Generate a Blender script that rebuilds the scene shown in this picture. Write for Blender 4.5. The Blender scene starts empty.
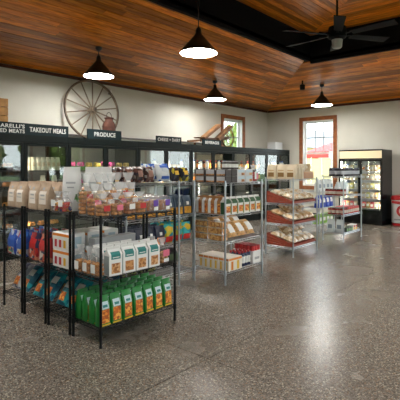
import bpy, math, random
from mathutils import Vector, Matrix
random.seed(7)
PI = math.pi
S = bpy.context.scene
COL = S.collection

# ------------------------------------------------------------------ camera
cd = bpy.data.cameras.new('camera'); cam = bpy.data.objects.new('camera', cd); COL.objects.link(cam)
cam.location = (0, 0, 1.55); cam.rotation_euler = (PI/2, 0, -math.radians(48.93))
cd.sensor_width = 36; cd.lens = 36*436/400; cd.shift_y = -33/400; cd.clip_end = 300
S.camera = cam
# ------------------------------------------------------------------ world: bright overcast sky
SKY = 3.2
w = bpy.data.worlds.new('sky'); S.world = w; w.use_nodes = True
nt = w.node_tree; nt.nodes.clear()
out = nt.nodes.new('ShaderNodeOutputWorld'); bg = nt.nodes.new('ShaderNodeBackground')
tc = nt.nodes.new('ShaderNodeTexCoord'); sp = nt.nodes.new('ShaderNodeSeparateXYZ'); rp = nt.nodes.new('ShaderNodeValToRGB')
nt.links.new(tc.outputs['Generated'], sp.inputs[0]); nt.links.new(sp.outputs[2], rp.inputs[0])
rp.color_ramp.elements[0].color = (.93, .97, 1, 1); rp.color_ramp.elements[1].color = (.66, .80, 1, 1)
nt.links.new(rp.outputs[0], bg.inputs[0]); bg.inputs[1].default_value = SKY
nt.links.new(bg.outputs[0], out.inputs[0])
# ------------------------------------------------------------------ colour management
vs = S.view_settings
vs.view_transform = 'Standard'; vs.look = 'None'; vs.gamma = 1; vs.use_curve_mapping = False
vs.exposure = 1.08
LAMP = 34.0          # emission of the pendant diffusers

# ------------------------------------------------------------------ helpers
class MB:
    def __init__(s): s.v = []; s.f = []; s.m = []
    def quad(s, a, b, c, d, m=0):
        n = len(s.v); s.v += [a, b, c, d]; s.f.append((n, n+1, n+2, n+3)); s.m.append(m); return s
    def box(s, x0, x1, y0, y1, z0, z1, m=0):
        return s.hexa([(x0,y0,z0),(x1,y0,z0),(x1,y1,z0),(x0,y1,z0),(x0,y0,z1),(x1,y0,z1),(x1,y1,z1),(x0,y1,z1)], m)
    def hexa(s, p, m=0):
        n = len(s.v); s.v += [tuple(q) for q in p]
        for f in ((3,2,1,0),(4,5,6,7),(0,1,5,4),(1,2,6,5),(2,3,7,6),(3,0,4,7)):
            s.f.append(tuple(n+i for i in f)); s.m.append(m)
        return s
    def bar(s, a, b, w, h, m=0, up=(0,0,1)):       # box beam from a to b
        a = Vector(a); b = Vector(b); d = (b-a).normalized(); u = Vector(up)
        if abs(d.dot(u)) > .98: u = Vector((1,0,0))
        x = d.cross(u).normalized(); y = x.cross(d)
        c = [-x*w/2-y*h/2, x*w/2-y*h/2, x*w/2+y*h/2, -x*w/2+y*h/2]
        return s.hexa([a+q for q in c]+[b+q for q in c], m)
    def cyl(s, a, b, r0, r1=None, n=8, m=0, cap=True):
        r1 = r0 if r1 is None else r1
        a = Vector(a); b = Vector(b); d = (b-a).normalized(); u = Vector((0,0,1)) if abs(d.z) < .9 else Vector((1,0,0))
        x = d.cross(u).normalized(); y = d.cross(x); k = len(s.v)
        for c, r in ((a, r0), (b, r1)):
            for i in range(n):
                t = 2*PI*i/n; s.v.append(tuple(c+x*r*math.cos(t)+y*r*math.sin(t)))
        for i in range(n):
            j = (i+1) % n; s.f.append((k+i, k+n+i, k+n+j, k+j)); s.m.append(m)
        if cap:
            s.f.append(tuple(k+i for i in range(n))); s.m.append(m)
            s.f.append(tuple(k+n+i for i in reversed(range(n)))); s.m.append(m)
        return s
    def lathe(s, prof, n=16, m=0, c=(0,0,0), sx=1, sy=1, power=None, capb=True, capt=True):
        k = len(s.v)
        for r, z in prof:
            for i in range(n):
                t = 2*PI*i/n; ct, st = math.cos(t), math.sin(t)
                if power:
                    q = (abs(ct)**power+abs(st)**power)**(-1/power); ct *= q; st *= q
                s.v.append((c[0]+r*ct*sx, c[1]+r*st*sy, c[2]+z))
        for a in range(len(prof)-1):
            for i in range(n):
                j = (i+1) % n; o = k+a*n
                s.f.append((o+i, o+j, o+n+j, o+n+i)); s.m.append(m)
        if capb: s.f.append(tuple(k+i for i in reversed(range(n)))); s.m.append(m)
        if capt: s.f.append(tuple(k+(len(prof)-1)*n+i for i in range(n))); s.m.append(m)
        return s
    def rings(s, rs, m=0, capb=True, capt=True):     # list of equal-length point rings
        n = len(rs[0]); k = len(s.v)
        for r in rs: s.v += [tuple(p) for p in r]
        for a in range(len(rs)-1):
            for i in range(n):
                j = (i+1) % n; o = k+a*n
                s.f.append((o+i, o+j, o+n+j, o+n+i)); s.m.append(m)
        if capb: s.f.append(tuple(k+i for i in reversed(range(n)))); s.m.append(m)
        if capt: s.f.append(tuple(k+(len(rs)-1)*n+i for i in range(n))); s.m.append(m)
        return s
    def torus(s, R, r, n=32, k=6, c=(0,0,0), ax='y', m=0, ry=None):
        b = len(s.v); ry = ry or r
        for i in range(n):
            t = 2*PI*i/n
            for j in range(k):
                p = 2*PI*j/k + PI/k
                rr = R+r*math.cos(p); h = ry*math.sin(p)
                if ax == 'y': q = (rr*math.cos(t), h, rr*math.sin(t))
                else: q = (rr*math.cos(t), rr*math.sin(t), h)
                s.v.append((q[0]+c[0], q[1]+c[1], q[2]+c[2]))
        for i in range(n):
            for j in range(k):
                i2 = (i+1) % n; j2 = (j+1) % k
                fc = (b+i*k+j, b+i2*k+j, b+i2*k+j2, b+i*k+j2)
                s.f.append(fc if ax == 'y' else fc); s.m.append(m)
        return s
    def mesh(s, name, *mats, smooth=False):
        me = bpy.data.meshes.new(name); me.from_pydata(s.v, [], s.f)
        for mm in mats: me.materials.append(mm)
        for p, i in zip(me.polygons, s.m): p.material_index = min(i, len(mats)-1); p.use_smooth = smooth
        import bmesh
        bm = bmesh.new(); bm.from_mesh(me); bmesh.ops.recalc_face_normals(bm, faces=bm.faces); bm.to_mesh(me); bm.free()
        if smooth:
            try: me.set_sharp_from_angle(angle=math.radians(50))
            except Exception: pass
        return me

def link(name, me, parent=None, loc=None, rot=None):
    o = bpy.data.objects.new(name, me); COL.objects.link(o)
    if parent: o.parent = parent
    if loc: o.location = loc
    if rot: o.rotation_euler = rot
    return o
def tag(o, label=None, cat=None, group=None, kind=None):
    if label: o['label'] = label
    if cat: o['category'] = cat
    if group: o['group'] = group
    if kind: o['kind'] = kind
    return o
def struct(name, me, parent=None, label=None):
    o = link(name, me, parent)
    if not parent: o['kind'] = 'structure'
    if label: o['label'] = label
    return o
class Kind:          # a kind of thing: parts = [(name, mesh, index of parent part or None)]
    def __init__(s, name, cat, parts): s.name = name; s.cat = cat; s.parts = parts
def place(k, loc, rz=0, label='', group=None, tilt=None):
    rot = (tilt or 0, 0, rz)
    if len(k.parts) == 1:
        o = link(k.name, k.parts[0][1], None, loc, rot); tag(o, label, k.cat, group); return o
    r = link(k.name, None, None, loc, rot); r.empty_display_size = .05; tag(r, label, k.cat, group)
    os_ = []
    for (n, me, pi) in k.parts:
        os_.append(link(n, me, r if pi is None else os_[pi]))
    return r
ORD = ['first','second','third','fourth','fifth','sixth','seventh','eighth','ninth','tenth','eleventh','twelfth']
def ordn(i, n):
    if n == 1: return 'only one'
    if i == 0: return 'leftmost'
    if i == n-1: return 'rightmost'
    return ORD[i]+' from left'
ROW = ['front row', 'second row', 'third row', 'fourth row', 'fifth row', 'sixth row']

# ------------------------------------------------------------------ materials
MATS = {}
def mat(name, col, rough=.5, metal=0, emit=None, es=1, noise=0, nscale=30, spec=.5, bump=0, coat=0):
    if name in MATS: return MATS[name]
    m = bpy.data.materials.new(name); m.use_nodes = True; n = m.node_tree.nodes; l = m.node_tree.links
    b = n['Principled BSDF']; c = (*col, 1) if len(col) == 3 else col
    b.inputs['Base Color'].default_value = c; b.inputs['Roughness'].default_value = rough
    b.inputs['Metallic'].default_value = metal; b.inputs['Specular IOR Level'].default_value = spec
    b.inputs['Coat Weight'].default_value = coat
    if emit: b.inputs['Emission Color'].default_value = (*emit, 1); b.inputs['Emission Strength'].default_value = es
    if noise or bump:
        t = n.new('ShaderNodeTexCoord'); x = n.new('ShaderNodeTexNoise'); x.inputs['Scale'].default_value = nscale; x.inputs['Detail'].default_value = 4
        l.new(t.outputs['Object'], x.inputs['Vector'])
        if noise:
            r = n.new('ShaderNodeValToRGB'); r.color_ramp.elements[0].position = .3; r.color_ramp.elements[1].position = .7
            r.color_ramp.elements[0].color = tuple(v*(1-noise) for v in c[:3])+(1,)
            r.color_ramp.elements[1].color = tuple(min(1, v*(1+noise*.7)) for v in c[:3])+(1,)
            l.new(x.outputs['Fac'], r.inputs[0]); l.new(r.outputs[0], b.inputs['Base Color'])
        if bump:
            bn = n.new('ShaderNodeBump'); bn.inputs['Strength'].default_value = bump; bn.inputs['Distance'].default_value = .01
            l.new(x.outputs['Fac'], bn.inputs['Height']); l.new(bn.outputs[0], b.inputs['Normal'])
    MATS[name] = m; return m
def printmat(name, cols, scale=25, rough=.4, bump=.0):      # printed artwork: blotches of several colours
    if name in MATS: return MATS[name]
    m = bpy.data.materials.new(name); m.use_nodes = True; n = m.node_tree.nodes; l = m.node_tree.links
    b = n['Principled BSDF']; b.inputs['Roughness'].default_value = rough
    t = n.new('ShaderNodeTexCoord'); x = n.new('ShaderNodeTexVoronoi'); x.inputs['Scale'].default_value = scale
    oi = n.new('ShaderNodeObjectInfo'); va = n.new('ShaderNodeVectorMath'); va.operation = 'ADD'
    l.new(t.outputs['Object'], va.inputs[0]); l.new(oi.outputs['Random'], va.inputs[1]); l.new(va.outputs[0], x.inputs['Vector'])
    sp = n.new('ShaderNodeSeparateColor'); l.new(x.outputs['Color'], sp.inputs[0])
    r = n.new('ShaderNodeValToRGB'); r.color_ramp.interpolation = 'CONSTANT'
    e = r.color_ramp.elements
    while len(e) < len(cols): e.new(.5)
    for i, c in enumerate(cols): e[i].position = i/len(cols); e[i].color = (*c, 1)
    l.new(sp.outputs[0], r.inputs[0]); l.new(r.outputs[0], b.inputs['Base Color'])
    MATS[name] = m; return m
def clear(name, tint=(1,1,1), gloss=.15, rough=.05, haze=0.0, ior=1.45):   # thin clear plastic or glass sheet
    if name in MATS: return MATS[name]
    m = bpy.data.materials.new(name); m.use_nodes = True; n = m.node_tree.nodes; l = m.node_tree.links; n.clear()
    o = n.new('ShaderNodeOutputMaterial'); tr = n.new('ShaderNodeBsdfTransparent'); tr.inputs[0].default_value = (*tint, 1)
    g = n.new('ShaderNodeBsdfGlossy'); g.inputs['Roughness'].default_value = rough
    lw = n.new('ShaderNodeLayerWeight'); lw.inputs[0].default_value = .5            # Schlick reflectance, alike from both sides of the sheet
    pw = n.new('ShaderNodeMath'); pw.operation = 'POWER'; pw.inputs[1].default_value = 5; l.new(lw.outputs['Facing'], pw.inputs[0])
    f0 = ((ior-1)/(ior+1))**2
    ad = n.new('ShaderNodeMath'); ad.operation = 'MULTIPLY_ADD'; ad.use_clamp = True; ad.inputs[1].default_value = (1-f0)*min(1, (ior-1)/.45); ad.inputs[2].default_value = f0+gloss
    l.new(pw.outputs[0], ad.inputs[0])
    mx = n.new('ShaderNodeMixShader'); l.new(ad.outputs[0], mx.inputs[0]); l.new(g.outputs[0], mx.inputs[2])
    if haze:
        df = n.new('ShaderNodeBsdfDiffuse'); df.inputs[0].default_value = (.85, .87, .88, 1)
        m2 = n.new('ShaderNodeMixShader'); m2.inputs[0].default_value = haze
        l.new(tr.outputs[0], m2.inputs[1]); l.new(df.outputs[0], m2.inputs[2]); l.new(m2.outputs[0], mx.inputs[1])
    else: l.new(tr.outputs[0], mx.inputs[1])
    l.new(mx.outputs[0], o.inputs[0]); MATS[name] = m; return m

def wood_planks(name, c0, c1, c2, axis, rough=.3):      # grain along axis, tone varies plank by plank
    m = bpy.data.materials.new(name); m.use_nodes = True; n = m.node_tree.nodes; l = m.node_tree.links
    b = n['Principled BSDF']; b.inputs['Roughness'].default_value = rough; b.inputs['Specular IOR Level'].default_value = .3
    t = n.new('ShaderNodeTexCoord'); mp = n.new('ShaderNodeMapping')
    sc = [14, 14, 14]; sc[axis] = 1.6; mp.inputs['Scale'].default_value = sc
    oi = n.new('ShaderNodeObjectInfo'); va = n.new('ShaderNodeVectorMath'); va.operation = 'ADD'
    ml = n.new('ShaderNodeMath'); ml.operation = 'MULTIPLY'; ml.inputs[1].default_value = 37
    l.new(oi.outputs['Random'], ml.inputs[0]); l.new(t.outputs['Object'], mp.inputs[0]); l.new(mp.outputs[0], va.inputs[0]); l.new(ml.outputs[0], va.inputs[1])
    x = n.new('ShaderNodeTexNoise'); x.inputs['Scale'].default_value = 1.6; x.inputs['Detail'].default_value = 6; x.inputs['Distortion'].default_value = .8
    l.new(va.outputs[0], x.inputs['Vector'])
    r = n.new('ShaderNodeValToRGB'); e = r.color_ramp.elements; e.new(.5)
    e[0].position = .3; e[1].position = .5; e[2].position = .72
    for i, c in enumerate((c0, c1, c2)): e[i].color = (*c, 1)
    l.new(x.outputs['Fac'], r.inputs[0])
    # knots
    kv = n.new('ShaderNodeTexVoronoi'); kv.inputs['Scale'].default_value = .32; l.new(va.outputs[0], kv.inputs['Vector'])
    kr = n.new('ShaderNodeValToRGB'); kr.color_ramp.elements[0].position = .03; kr.color_ramp.elements[1].position = .14
    kr.color_ramp.elements[0].color = (.25, .2, .18, 1); kr.color_ramp.elements[1].color = (1, 1, 1, 1)
    l.new(kv.outputs['Distance'], kr.inputs[0])
    mk = n.new('ShaderNodeMix'); mk.data_type = 'RGBA'; mk.blend_type = 'MULTIPLY'; mk.inputs[0].default_value = 1
    l.new(r.outputs[0], mk.inputs[6]); l.new(kr.outputs[0], mk.inputs[7])
    hv = n.new('ShaderNodeHueSaturation'); mr = n.new('ShaderNodeMapRange')
    mr.inputs[3].default_value = .45; mr.inputs[4].default_value = 1.45
    l.new(oi.outputs['Random'], mr.inputs[0]); l.new(mr.outputs[0], hv.inputs['Value']); l.new(mk.outputs[2], hv.inputs['Color'])
    l.new(hv.outputs[0], b.inputs['Base Color'])
    MATS[name] = m; return m

M_wall = mat('wall_paint', (.66, .655, .59), .75, noise=.03, nscale=3)
M_black = mat('black_paint', (.003, .0032, .004), .8, spec=.15)
M_blackm = mat('black_epoxy_wire', (.004, .0045, .005), .4, spec=.25)
M_chrome = mat('chrome_wire', (.46, .50, .54), .28, metal=.85)
M_trimw = mat('stained_trim', (.30, .088, .018), .4, noise=.35, nscale=9)
M_crown = mat('dark_crown', (.085, .018, .008), .4, noise=.3, nscale=6)
M_vinyl = mat('white_vinyl', (.8, .8, .78), .4)
M_plankX = wood_planks('pine_x', (.34, .080, .006), (.60, .180, .014), (.80, .30, .030), 0, .28)
M_plankY = wood_planks('pine_y', (.34, .080, .006), (.60, .180, .014), (.80, .30, .030), 1, .28)
M_back = mat('ceiling_backing', (.02, .008, .004), .8)

def floor_mat():
    m = bpy.data.materials.new('flake_floor'); m.use_nodes = True; n = m.node_tree.nodes; l = m.node_tree.links
    b = n['Principled BSDF']; t = n.new('ShaderNodeTexCoord')
    v = n.new('ShaderNodeTexVoronoi'); v.inputs['Scale'].default_value = 110; l.new(t.outputs['Object'], v.inputs['Vector'])
    sp = n.new('ShaderNodeSeparateColor'); l.new(v.outputs['Color'], sp.inputs[0])
    r = n.new('ShaderNodeValToRGB'); r.color_ramp.interpolation = 'CONSTANT'; e = r.color_ramp.elements
    cols = [(0, (.07,.058,.046)), (.16, (.135,.118,.098)), (.42, (.215,.19,.16)), (.70, (.125,.112,.096)), (.86, (.40,.36,.29)), (.93, (.22,.14,.085))]
    while len(e) < len(cols): e.new(.5)
    for i, (p, c) in enumerate(cols): e[i].position = p; e[i].color = (*c, 1)
    l.new(sp.outputs[0], r.inputs[0])
    x = n.new('ShaderNodeTexNoise'); x.inputs['Scale'].default_value = 1.3; x.inputs['Detail'].default_value = 5; l.new(t.outputs['Object'], x.inputs['Vector'])
    mr = n.new('ShaderNodeMapRange'); mr.inputs[1].default_value = .3; mr.inputs[2].default_value = .7; mr.inputs[3].default_value = .94; mr.inputs[4].default_value = 1.05
    l.new(x.outputs['Fac'], mr.inputs[0])
    hv = n.new('ShaderNodeHueSaturation'); l.new(r.outputs[0], hv.inputs['Color']); l.new(mr.outputs[0], hv.inputs['Value'])
    l.new(hv.outputs[0], b.inputs['Base Color'])
    mr2 = n.new('ShaderNodeMapRange'); mr2.inputs[1].default_value = .3; mr2.inputs[2].default_value = .7; mr2.inputs[3].default_value = .25; mr2.inputs[4].default_value = .28
    l.new(x.outputs['Fac'], mr2.inputs[0]); l.new(mr2.outputs[0], b.inputs['Roughness'])
    b.inputs['Specular IOR Level'].default_value = .5
    return m
M_floor = floor_mat(); M_joint = mat('joint', (.02, .018, .015), .8)

# ------------------------------------------------------------------ the room
XW, YW, ZC = 12.72, 8.03, 3.45          # right wall, left wall, wall height
XB, YF = -5.0, -4.0                     # far sides behind the camera
TX, TY = 9.95, 5.05                     # edge of the raised ceiling well
SL = .25
fl = struct('floor', MB().box(XB-.2, XW+.2, YF-.2, YW+.2, -.12, -.006).mesh('floor', M_joint))
xs = [XB, -1.8, 2.7, 7.2, 11.7, XW]; ys = [YF, -2.2, 2.27, 6.8, YW]
for i in range(len(xs)-1):
    for j in range(len(ys)-1):
        g = .004
        struct('slab', MB().box(xs[i]+g, xs[i+1]-g, ys[j]+g, ys[j+1]-g, -.006, 0).mesh('slab', M_floor), fl)

def wall_with_holes(name, axis, pos, thick, a0, a1, z0, z1, holes):
    mb = MB()
    def add(u0, u1, w0, w1):
        if u1-u0 < 1e-4 or w1-w0 < 1e-4: return
        lo, hi = min(pos, pos+thick), max(pos, pos+thick)
        if axis == 'x': mb.box(u0, u1, lo, hi, w0, w1)      # wall runs along x at y=pos
        else: mb.box(lo, hi, u0, u1, w0, w1)
    cur = a0
    for (h0, h1, b, t) in sorted(holes):
        add(cur, h0, z0, z1); add(h0, h1, z0, b); add(h0, h1, t, z1); cur = h1
    add(cur, a1, z0, z1)
    return struct(name, mb.mesh(name, M_wall))
LW = (10.27, 11.25, .95, 3.02)          # window in the cooler wall (x0,x1,z0,z1)
RW = (5.67, 6.71, .95, 3.02)            # window in the right wall (y0,y1,z0,z1)
RD = (.2, 2.98, .05, 2.5)                # unseen glazed entrance in the right wall, added to spill daylight on the floor
FW = [(-3.2, -.6, .7, 2.7), (.6, 3.4, .7, 2.7), (4.4, 6.6, .7, 2.7), (7.7, 9.6, .9, 2.75), (10.5, 12.3, .9, 2.75)]
wall_with_holes('wall_left', 'x', YW, .2, XB-.2, XW+.2, -.05, ZC+.06, [LW])
wall_with_holes('wall_right', 'y', XW, .2, YF-.2, YW, -.05, ZC+.06, [RW, RD])
wall_with_holes('wall_front', 'x', YF, -.2, XB-.2, XW+.2, -.05, 4.86, FW)
wall_with_holes('wall_back', 'y', XB, -.2, YF, YW, -.05, 4.86, [])

# windows: jamb, casing, sashes, muntins, panes
M_munt_shaded = mat('muntin_shaded_vinyl', (.30, .33, .32), .5)  # white vinyl muntins, their backlit shade put into the colour
M_pane = clear('window_glass', (.96, .98, .97), .03, .02)
win_n = [0]
def window(axis, pos, inn, u0, u1, z0, z1, hung=True, casing=M_trimw):
    win_n[0] += 1
    def P(u, d, z): return (u, pos-inn*d, z) if axis == 'x' else (pos-inn*d, u, z)   # d = metres out into the wall
    def B(mb, ua, ub, da, db, za, zb):
        a, b = P(ua, da, za), P(ub, db, zb)
        mb.box(min(a[0],b[0]), max(a[0],b[0]), min(a[1],b[1]), max(a[1],b[1]), za, zb); return mb
    jm = MB(); t = .025
    B(jm, u0, u0+t, 0, .2, z0, z1); B(jm, u1-t, u1, 0, .2, z0, z1); B(jm, u0+t, u1-t, 0, .2, z1-t, z1); B(jm, u0+t, u1-t, 0, .2, z0, z0+t)
    r = struct('window_%d' % win_n[0], jm.mesh('window_jamb', M_vinyl))
    cw = .11
    for nm, (a, b, c, d) in (('casing', (u0-cw, u0+.005, z0-cw, z1+cw)), ('casing', (u1-.005, u1+cw, z0-cw, z1+cw)), ('casing', (u0+.005, u1-.005, z1-.005, z1+cw)), ('sill', (u0+.005, u1-.005, z0-cw, z0+.005))):
        mb = MB(); B(mb, a, b, -.03, -.002, c, d); struct(nm, mb.mesh(nm, casing), r)
    zm = (z0+z1)/2 if hung else z1
    sashes = [(z0+t, zm+.025, .07, False)] + ([(zm-.025, z1-t, .11, True)] if hung else [])
    for (a, b, d, grid) in sashes:
        s = .055; mb = MB()
        B(mb, u0+t, u0+t+s, d, d+.035, a, b); B(mb, u1-t-s, u1-t, d, d+.035, a, b)
        B(mb, u0+t+s, u1-t-s, d, d+.035, a, a+s); B(mb, u0+t+s, u1-t-s, d, d+.035, b-s, b)
        so = struct('sash', mb.mesh('sash', M_vinyl), r)
        mb = MB(); B(mb, u0+t+s, u1-t-s, d+.014, d+.020, a+s, b-s); struct('pane', mb.mesh('pane', M_pane), so)
        if grid:
            for k in (1, 2):
                u = u0+t+s+(u1-u0-2*(t+s))*k/3; mb = MB(); B(mb, u-.016, u+.016, d+.006, d+.013, a+s, b-s); struct('muntin', mb.mesh('muntin', M_munt_shaded), so)
            z = a+s+(b-a-2*s)/2; mb = MB(); B(mb, u0+t+s, u1-t-s, d+.0062, d+.0128, z-.016, z+.016); struct('muntin', mb.mesh('muntin', M_munt_shaded), so)
    # light portal: tells the sampler that sky light enters here
    ld = bpy.data.lights.new('portal', 'AREA'); ld.shape = 'RECTANGLE'; ld.size = u1-u0; ld.size_y = z1-z0; ld.cycles.is_portal = True
    lo = bpy.data.objects.new('window_portal', ld); COL.objects.link(lo); lo.location = P((u0+u1)/2, .19, (z0+z1)/2)
    dr = Vector((0, inn, 0)) if axis == 'x' else Vector((inn, 0, 0))
    lo.rotation_euler = dr.to_track_quat('-Z', 'Z').to_euler()
    return r
window('x', YW, -1, *LW); window('y', XW, -1, *RW)
for a in FW: window('x', YF, 1, *a, hung=False)
window('y', XW, -1, *RD, hung=False)

# baseboards and crown trim
M_base = mat('baseboard', (.05, .05, .05), .5)
struct('baseboard_right', MB().box(XW-.015, XW-.001, 3.11, YW-.001, .001, .1).mesh('b', M_base))
struct('trim_1', MB().box(XB, XW-.05, YW-.035, YW-.001, ZC-.06, ZC).mesh('crown', M_crown))
struct('trim_2', MB().box(XW-.035, XW-.001, YF, YW-.036, ZC-.06, ZC).mesh('crown', M_crown))

# ceiling: two pitched planes of pine planks that meet at a hip, black well, flat planked tray above
ce = struct('ceiling', MB().hexa([(XB,TY,ZC+SL*(YW-TY)+.05),(XW,TY,ZC+SL*(YW-TY)+.05),(XW,YW+.2,ZC+.05),(XB,YW+.2,ZC+.05),
      (XB,TY,ZC+SL*(YW-TY)+.12),(XW,TY,ZC+SL*(YW-TY)+.12),(XW,YW+.2,ZC+.12),(XB,YW+.2,ZC+.12)])
      .hexa([(TX,YF-.2,ZC+SL*(XW-TX)+.05),(XW+.2,YF-.2,ZC+.05),(XW+.2,TY+.2,ZC+.05),(TX,TY+.2,ZC+SL*(XW-TX)+.05),
      (TX,YF-.2,ZC+SL*(XW-TX)+.12),(XW+.2,YF-.2,ZC+.12),(XW+.2,TY+.2,ZC+.12),(TX,TY+.2,ZC+SL*(XW-TX)+.12)])
      .box(XB-.2, TX+.1, YF-.2, TY+.1, 4.84, 4.9).mesh('ceiling_backing', M_back))
PW = .135
def plank(pts, m):       # pts: four corners on the visible underside, extruded upward
    th = .018; jit = random.uniform(-.002, .002)
    me = MB().hexa([(p[0], p[1], p[2]+jit) for p in pts]+[(p[0], p[1], p[2]+th) for p in pts]).mesh('plank', m)
    struct('plank', me, ce)
def zY(y): return ZC+.012+SL*(YW-y)
def zX(x): return ZC+.012+SL*(XW-x)
hipx = lambda y: XW-(YW-y)
nrow = int((YW-TY)/PW)+1; pr = (YW-TY)/nrow
for i in range(nrow):                    # plane rising from the cooler wall
    ya, yb = YW-i*pr-.004, YW-(i+1)*pr+.004
    cuts = [-1.0]; x = -1.0
    while x < hipx(yb)-1.2:
        x += random.uniform(2.0, 4.6); cuts.append(x)
    cuts = [c for c in cuts if c < hipx(yb)-.8]+[None]
    for a, b in zip(cuts[:-1], cuts[1:]):
        xa1 = (b-.0015) if b is not None else hipx(ya)-.003; xb1 = (b-.0015) if b is not None else hipx(yb)-.003
        plank([(a, yb, zY(yb)), (xb1, yb, zY(yb)), (xa1, ya, zY(ya)), (a, ya, zY(ya))], M_plankX)
nrow2 = int((XW-TX)/PW)+1; pr2 = (XW-TX)/nrow2
for i in range(nrow2):                   # plane rising from the right wall
    xa, xb = XW-i*pr2-.004, XW-(i+1)*pr2+.004
    hy = lambda x: YW-(XW-x)
    cuts = [YF]; y = YF
    while y < hy(xb)-1.2:
        y += random.uniform(2.0, 4.6); cuts.append(y)
    cuts = [c for c in cuts if c < hy(xb)-.8]+[None]
    for a, b in zip(cuts[:-1], cuts[1:]):
        e1 = (b-.0015) if b is not None else hy(xb)-.003; e2 = (b-.0015) if b is not None else hy(xa)-.003
        plank([(xb, a, zX(xb)), (xa, a, zX(xa)), (xa, e2, zX(xa)), (xb, e1, zX(xb))], M_plankY)
n3 = 24
for i in range(n3):                      # flat tray over the well, mitred at the corner
    ya, yb = TY-i*PW-.004, TY-(i+1)*PW+.004
    o = i*PW
    plank([(2.0, yb, 4.80), (TX-o-PW-.003, yb, 4.80), (TX-o-.003, ya, 4.80), (2.0, ya, 4.80)], M_plankX)
    xa, xb = TX-i*PW-.004, TX-(i+1)*PW+.004
    plank([(xb, -2.0, 4.80), (xa, -2.0, 4.80), (xa, TY-o-.003, 4.80), (xb, TY-o-PW-.003, 4.80)], M_plankY)
struct('trim_3', MB().box(XB, TX+.08, TY, TY+.08, zY(TY)-.035, 4.83).mesh('well_fascia', M_black), None)
struct('trim_4', MB().box(TX, TX+.08, YF, TY-.002, zX(TX)-.035, 4.83).mesh('well_fascia', M_black), None)

# pipe along the wall above the coolers, alarm sensor
tag(link('conduit_pipe', MB().cyl((4.6, YW-.03, 2.22), (10.0, YW-.03, 2.22), .018, n=8).mesh('pipe', mat('grey_pipe', (.16,.16,.15), .5))), 'thin grey pipe running along wall above coolers', 'pipe')
a = Kind('wall_sensor', 'sensor', [('housing', MB().lathe([(.05,0),(.055,.03),(.05,.09),(.02,.12)], 12).mesh('h', M_vinyl, smooth=True), None),
    ('lens', MB().lathe([(.03,-.02),(.04,0)], 10).mesh('l', mat('sensor_lens', (.12,.12,.12), .3)), None)])
place(a, (6.05, YW-.06, 3.2), 0, 'small white sensor on wall just under the ceiling edge')

# ------------------------------------------------------------------ pendants and fan
M_shade = mat('shade_black', (.012, .012, .013), .35)
M_shin = mat('shade_inside', (.85, .85, .82), .6)
M_lamp = mat('lamp_diffuser', (1, 1, 1), .5, emit=(1, .965, .90), es=LAMP)
def pendant(x, y, zr, label):
    R = .285
    zc = zY(y) if y > TY and (XW-x) > (YW-y) else (zX(x) if x > TX else 4.80)
    top = zc-.02-zr
    parts = [('shade', MB().lathe([(.045,.30),(.06,.27),(R*.64,.13),(R,.012),(R,0),(R-.006,0),(R-.006,.01),(R*.62,.12),(.055,.255)], 28, capb=True, capt=False).mesh('shade', M_shade, smooth=True), None),
             ('diffuser', MB().lathe([(.002,-.004),(R-.012,-.002),(R-.012,.004),(.002,.006)], 28).mesh('diffuser', M_lamp), None),
             ('socket_cap', MB().lathe([(.046,.30),(.04,.36),(.02,.385)], 14).mesh('cap', M_shade, smooth=True), None),
             ('stem', MB().cyl((0,0,.38), (0,0,top), .008, n=8).mesh('stem', M_shade), None),
             ('canopy', MB().lathe([(.02,top-.06),(.06,top-.03),(.062,top+.012)], 14).mesh('canopy', M_shade, smooth=True), None)]
    place(Kind('pendant_lamp', 'lamp', parts), (x, y, zr), 0, label, 'black cone pendant lamps')
pendant(4.90, 4.30, 3.25, 'black cone pendant lamp, largest in view, hanging nearest the black ceiling well')
pendant(4.87, 6.74, 3.235, 'black cone pendant lamp hanging beside the big wagon wheel')
pendant(8.55, 6.95, 3.25, 'black cone pendant lamp hanging above the wheelbarrow')
pendant(11.26, 5.36, 3.25, 'black cone pendant lamp in front of the right wall window')
for (x, y, s_) in ((1.1, 6.8, 'to the left of the wagon wheel'), (1.1, 4.3, 'to the left of the black racks'), (1.1, .6, 'above the camera'), (4.85, .6, 'right of the ceiling fan'), (8.5, .6, 'far right of the ceiling fan'),
                   (11.24, 1.2, 'by the glazed entrance'), (4.85, -2.4, 'by the third front window'), (8.5, -2.4, 'by the fourth front window')):
    pendant(x, y, 3.28, 'black cone pendant lamp outside the view, '+s_)  # unseen pendants continuing the grid, added for more interior light
M_fan = mat('fan_black', (.003, .004, .0045), .6, spec=.12)
FX, FY, FZ = 6.68, 2.92, 3.65
fk = [('motor', MB().lathe([(.03,.16),(.13,.13),(.15,.04),(.14,-.04),(.08,-.07)], 20).mesh('motor', M_fan, smooth=True), None),
      ('downrod', MB().cyl((0,0,.15), (0,0,4.80-FZ-.03), .016, n=10).mesh('rod', M_fan), None),
      ('canopy', MB().lathe([(.03,4.80-FZ-.1),(.08,4.80-FZ-.05),(.085,4.80-FZ-.008)], 16).mesh('can', M_fan, smooth=True), None),
      ('lamp_cup', MB().lathe([(.066,-.20),(.075,-.19),(.085,-.072)], 18).mesh('cup', mat('frosted_cup', (.42,.43,.42), .4), smooth=True), None)]
for k in range(6):
    t = math.radians(-34+60*k); c, s_ = math.cos(t), math.sin(t)
    def R_(x, y, z): return (x*c-y*s_, x*s_+y*c, z)
    bl = MB().hexa([R_(.24,-.06,.012), R_(.92,-.085,.016), R_(.92,.085,-.018), R_(.24,.06,-.014), R_(.24,-.06,.020), R_(.92,-.085,.024), R_(.92,.085,-.010), R_(.24,.06,-.006)])
    fk.append(('blade', bl.mesh('blade', M_fan), None)); bi = len(fk)-1
    fk.append(('blade_arm', MB().bar(R_(.13,0,.0), R_(.32,0,.026), .04, .008).mesh('arm', M_fan), bi))
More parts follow.
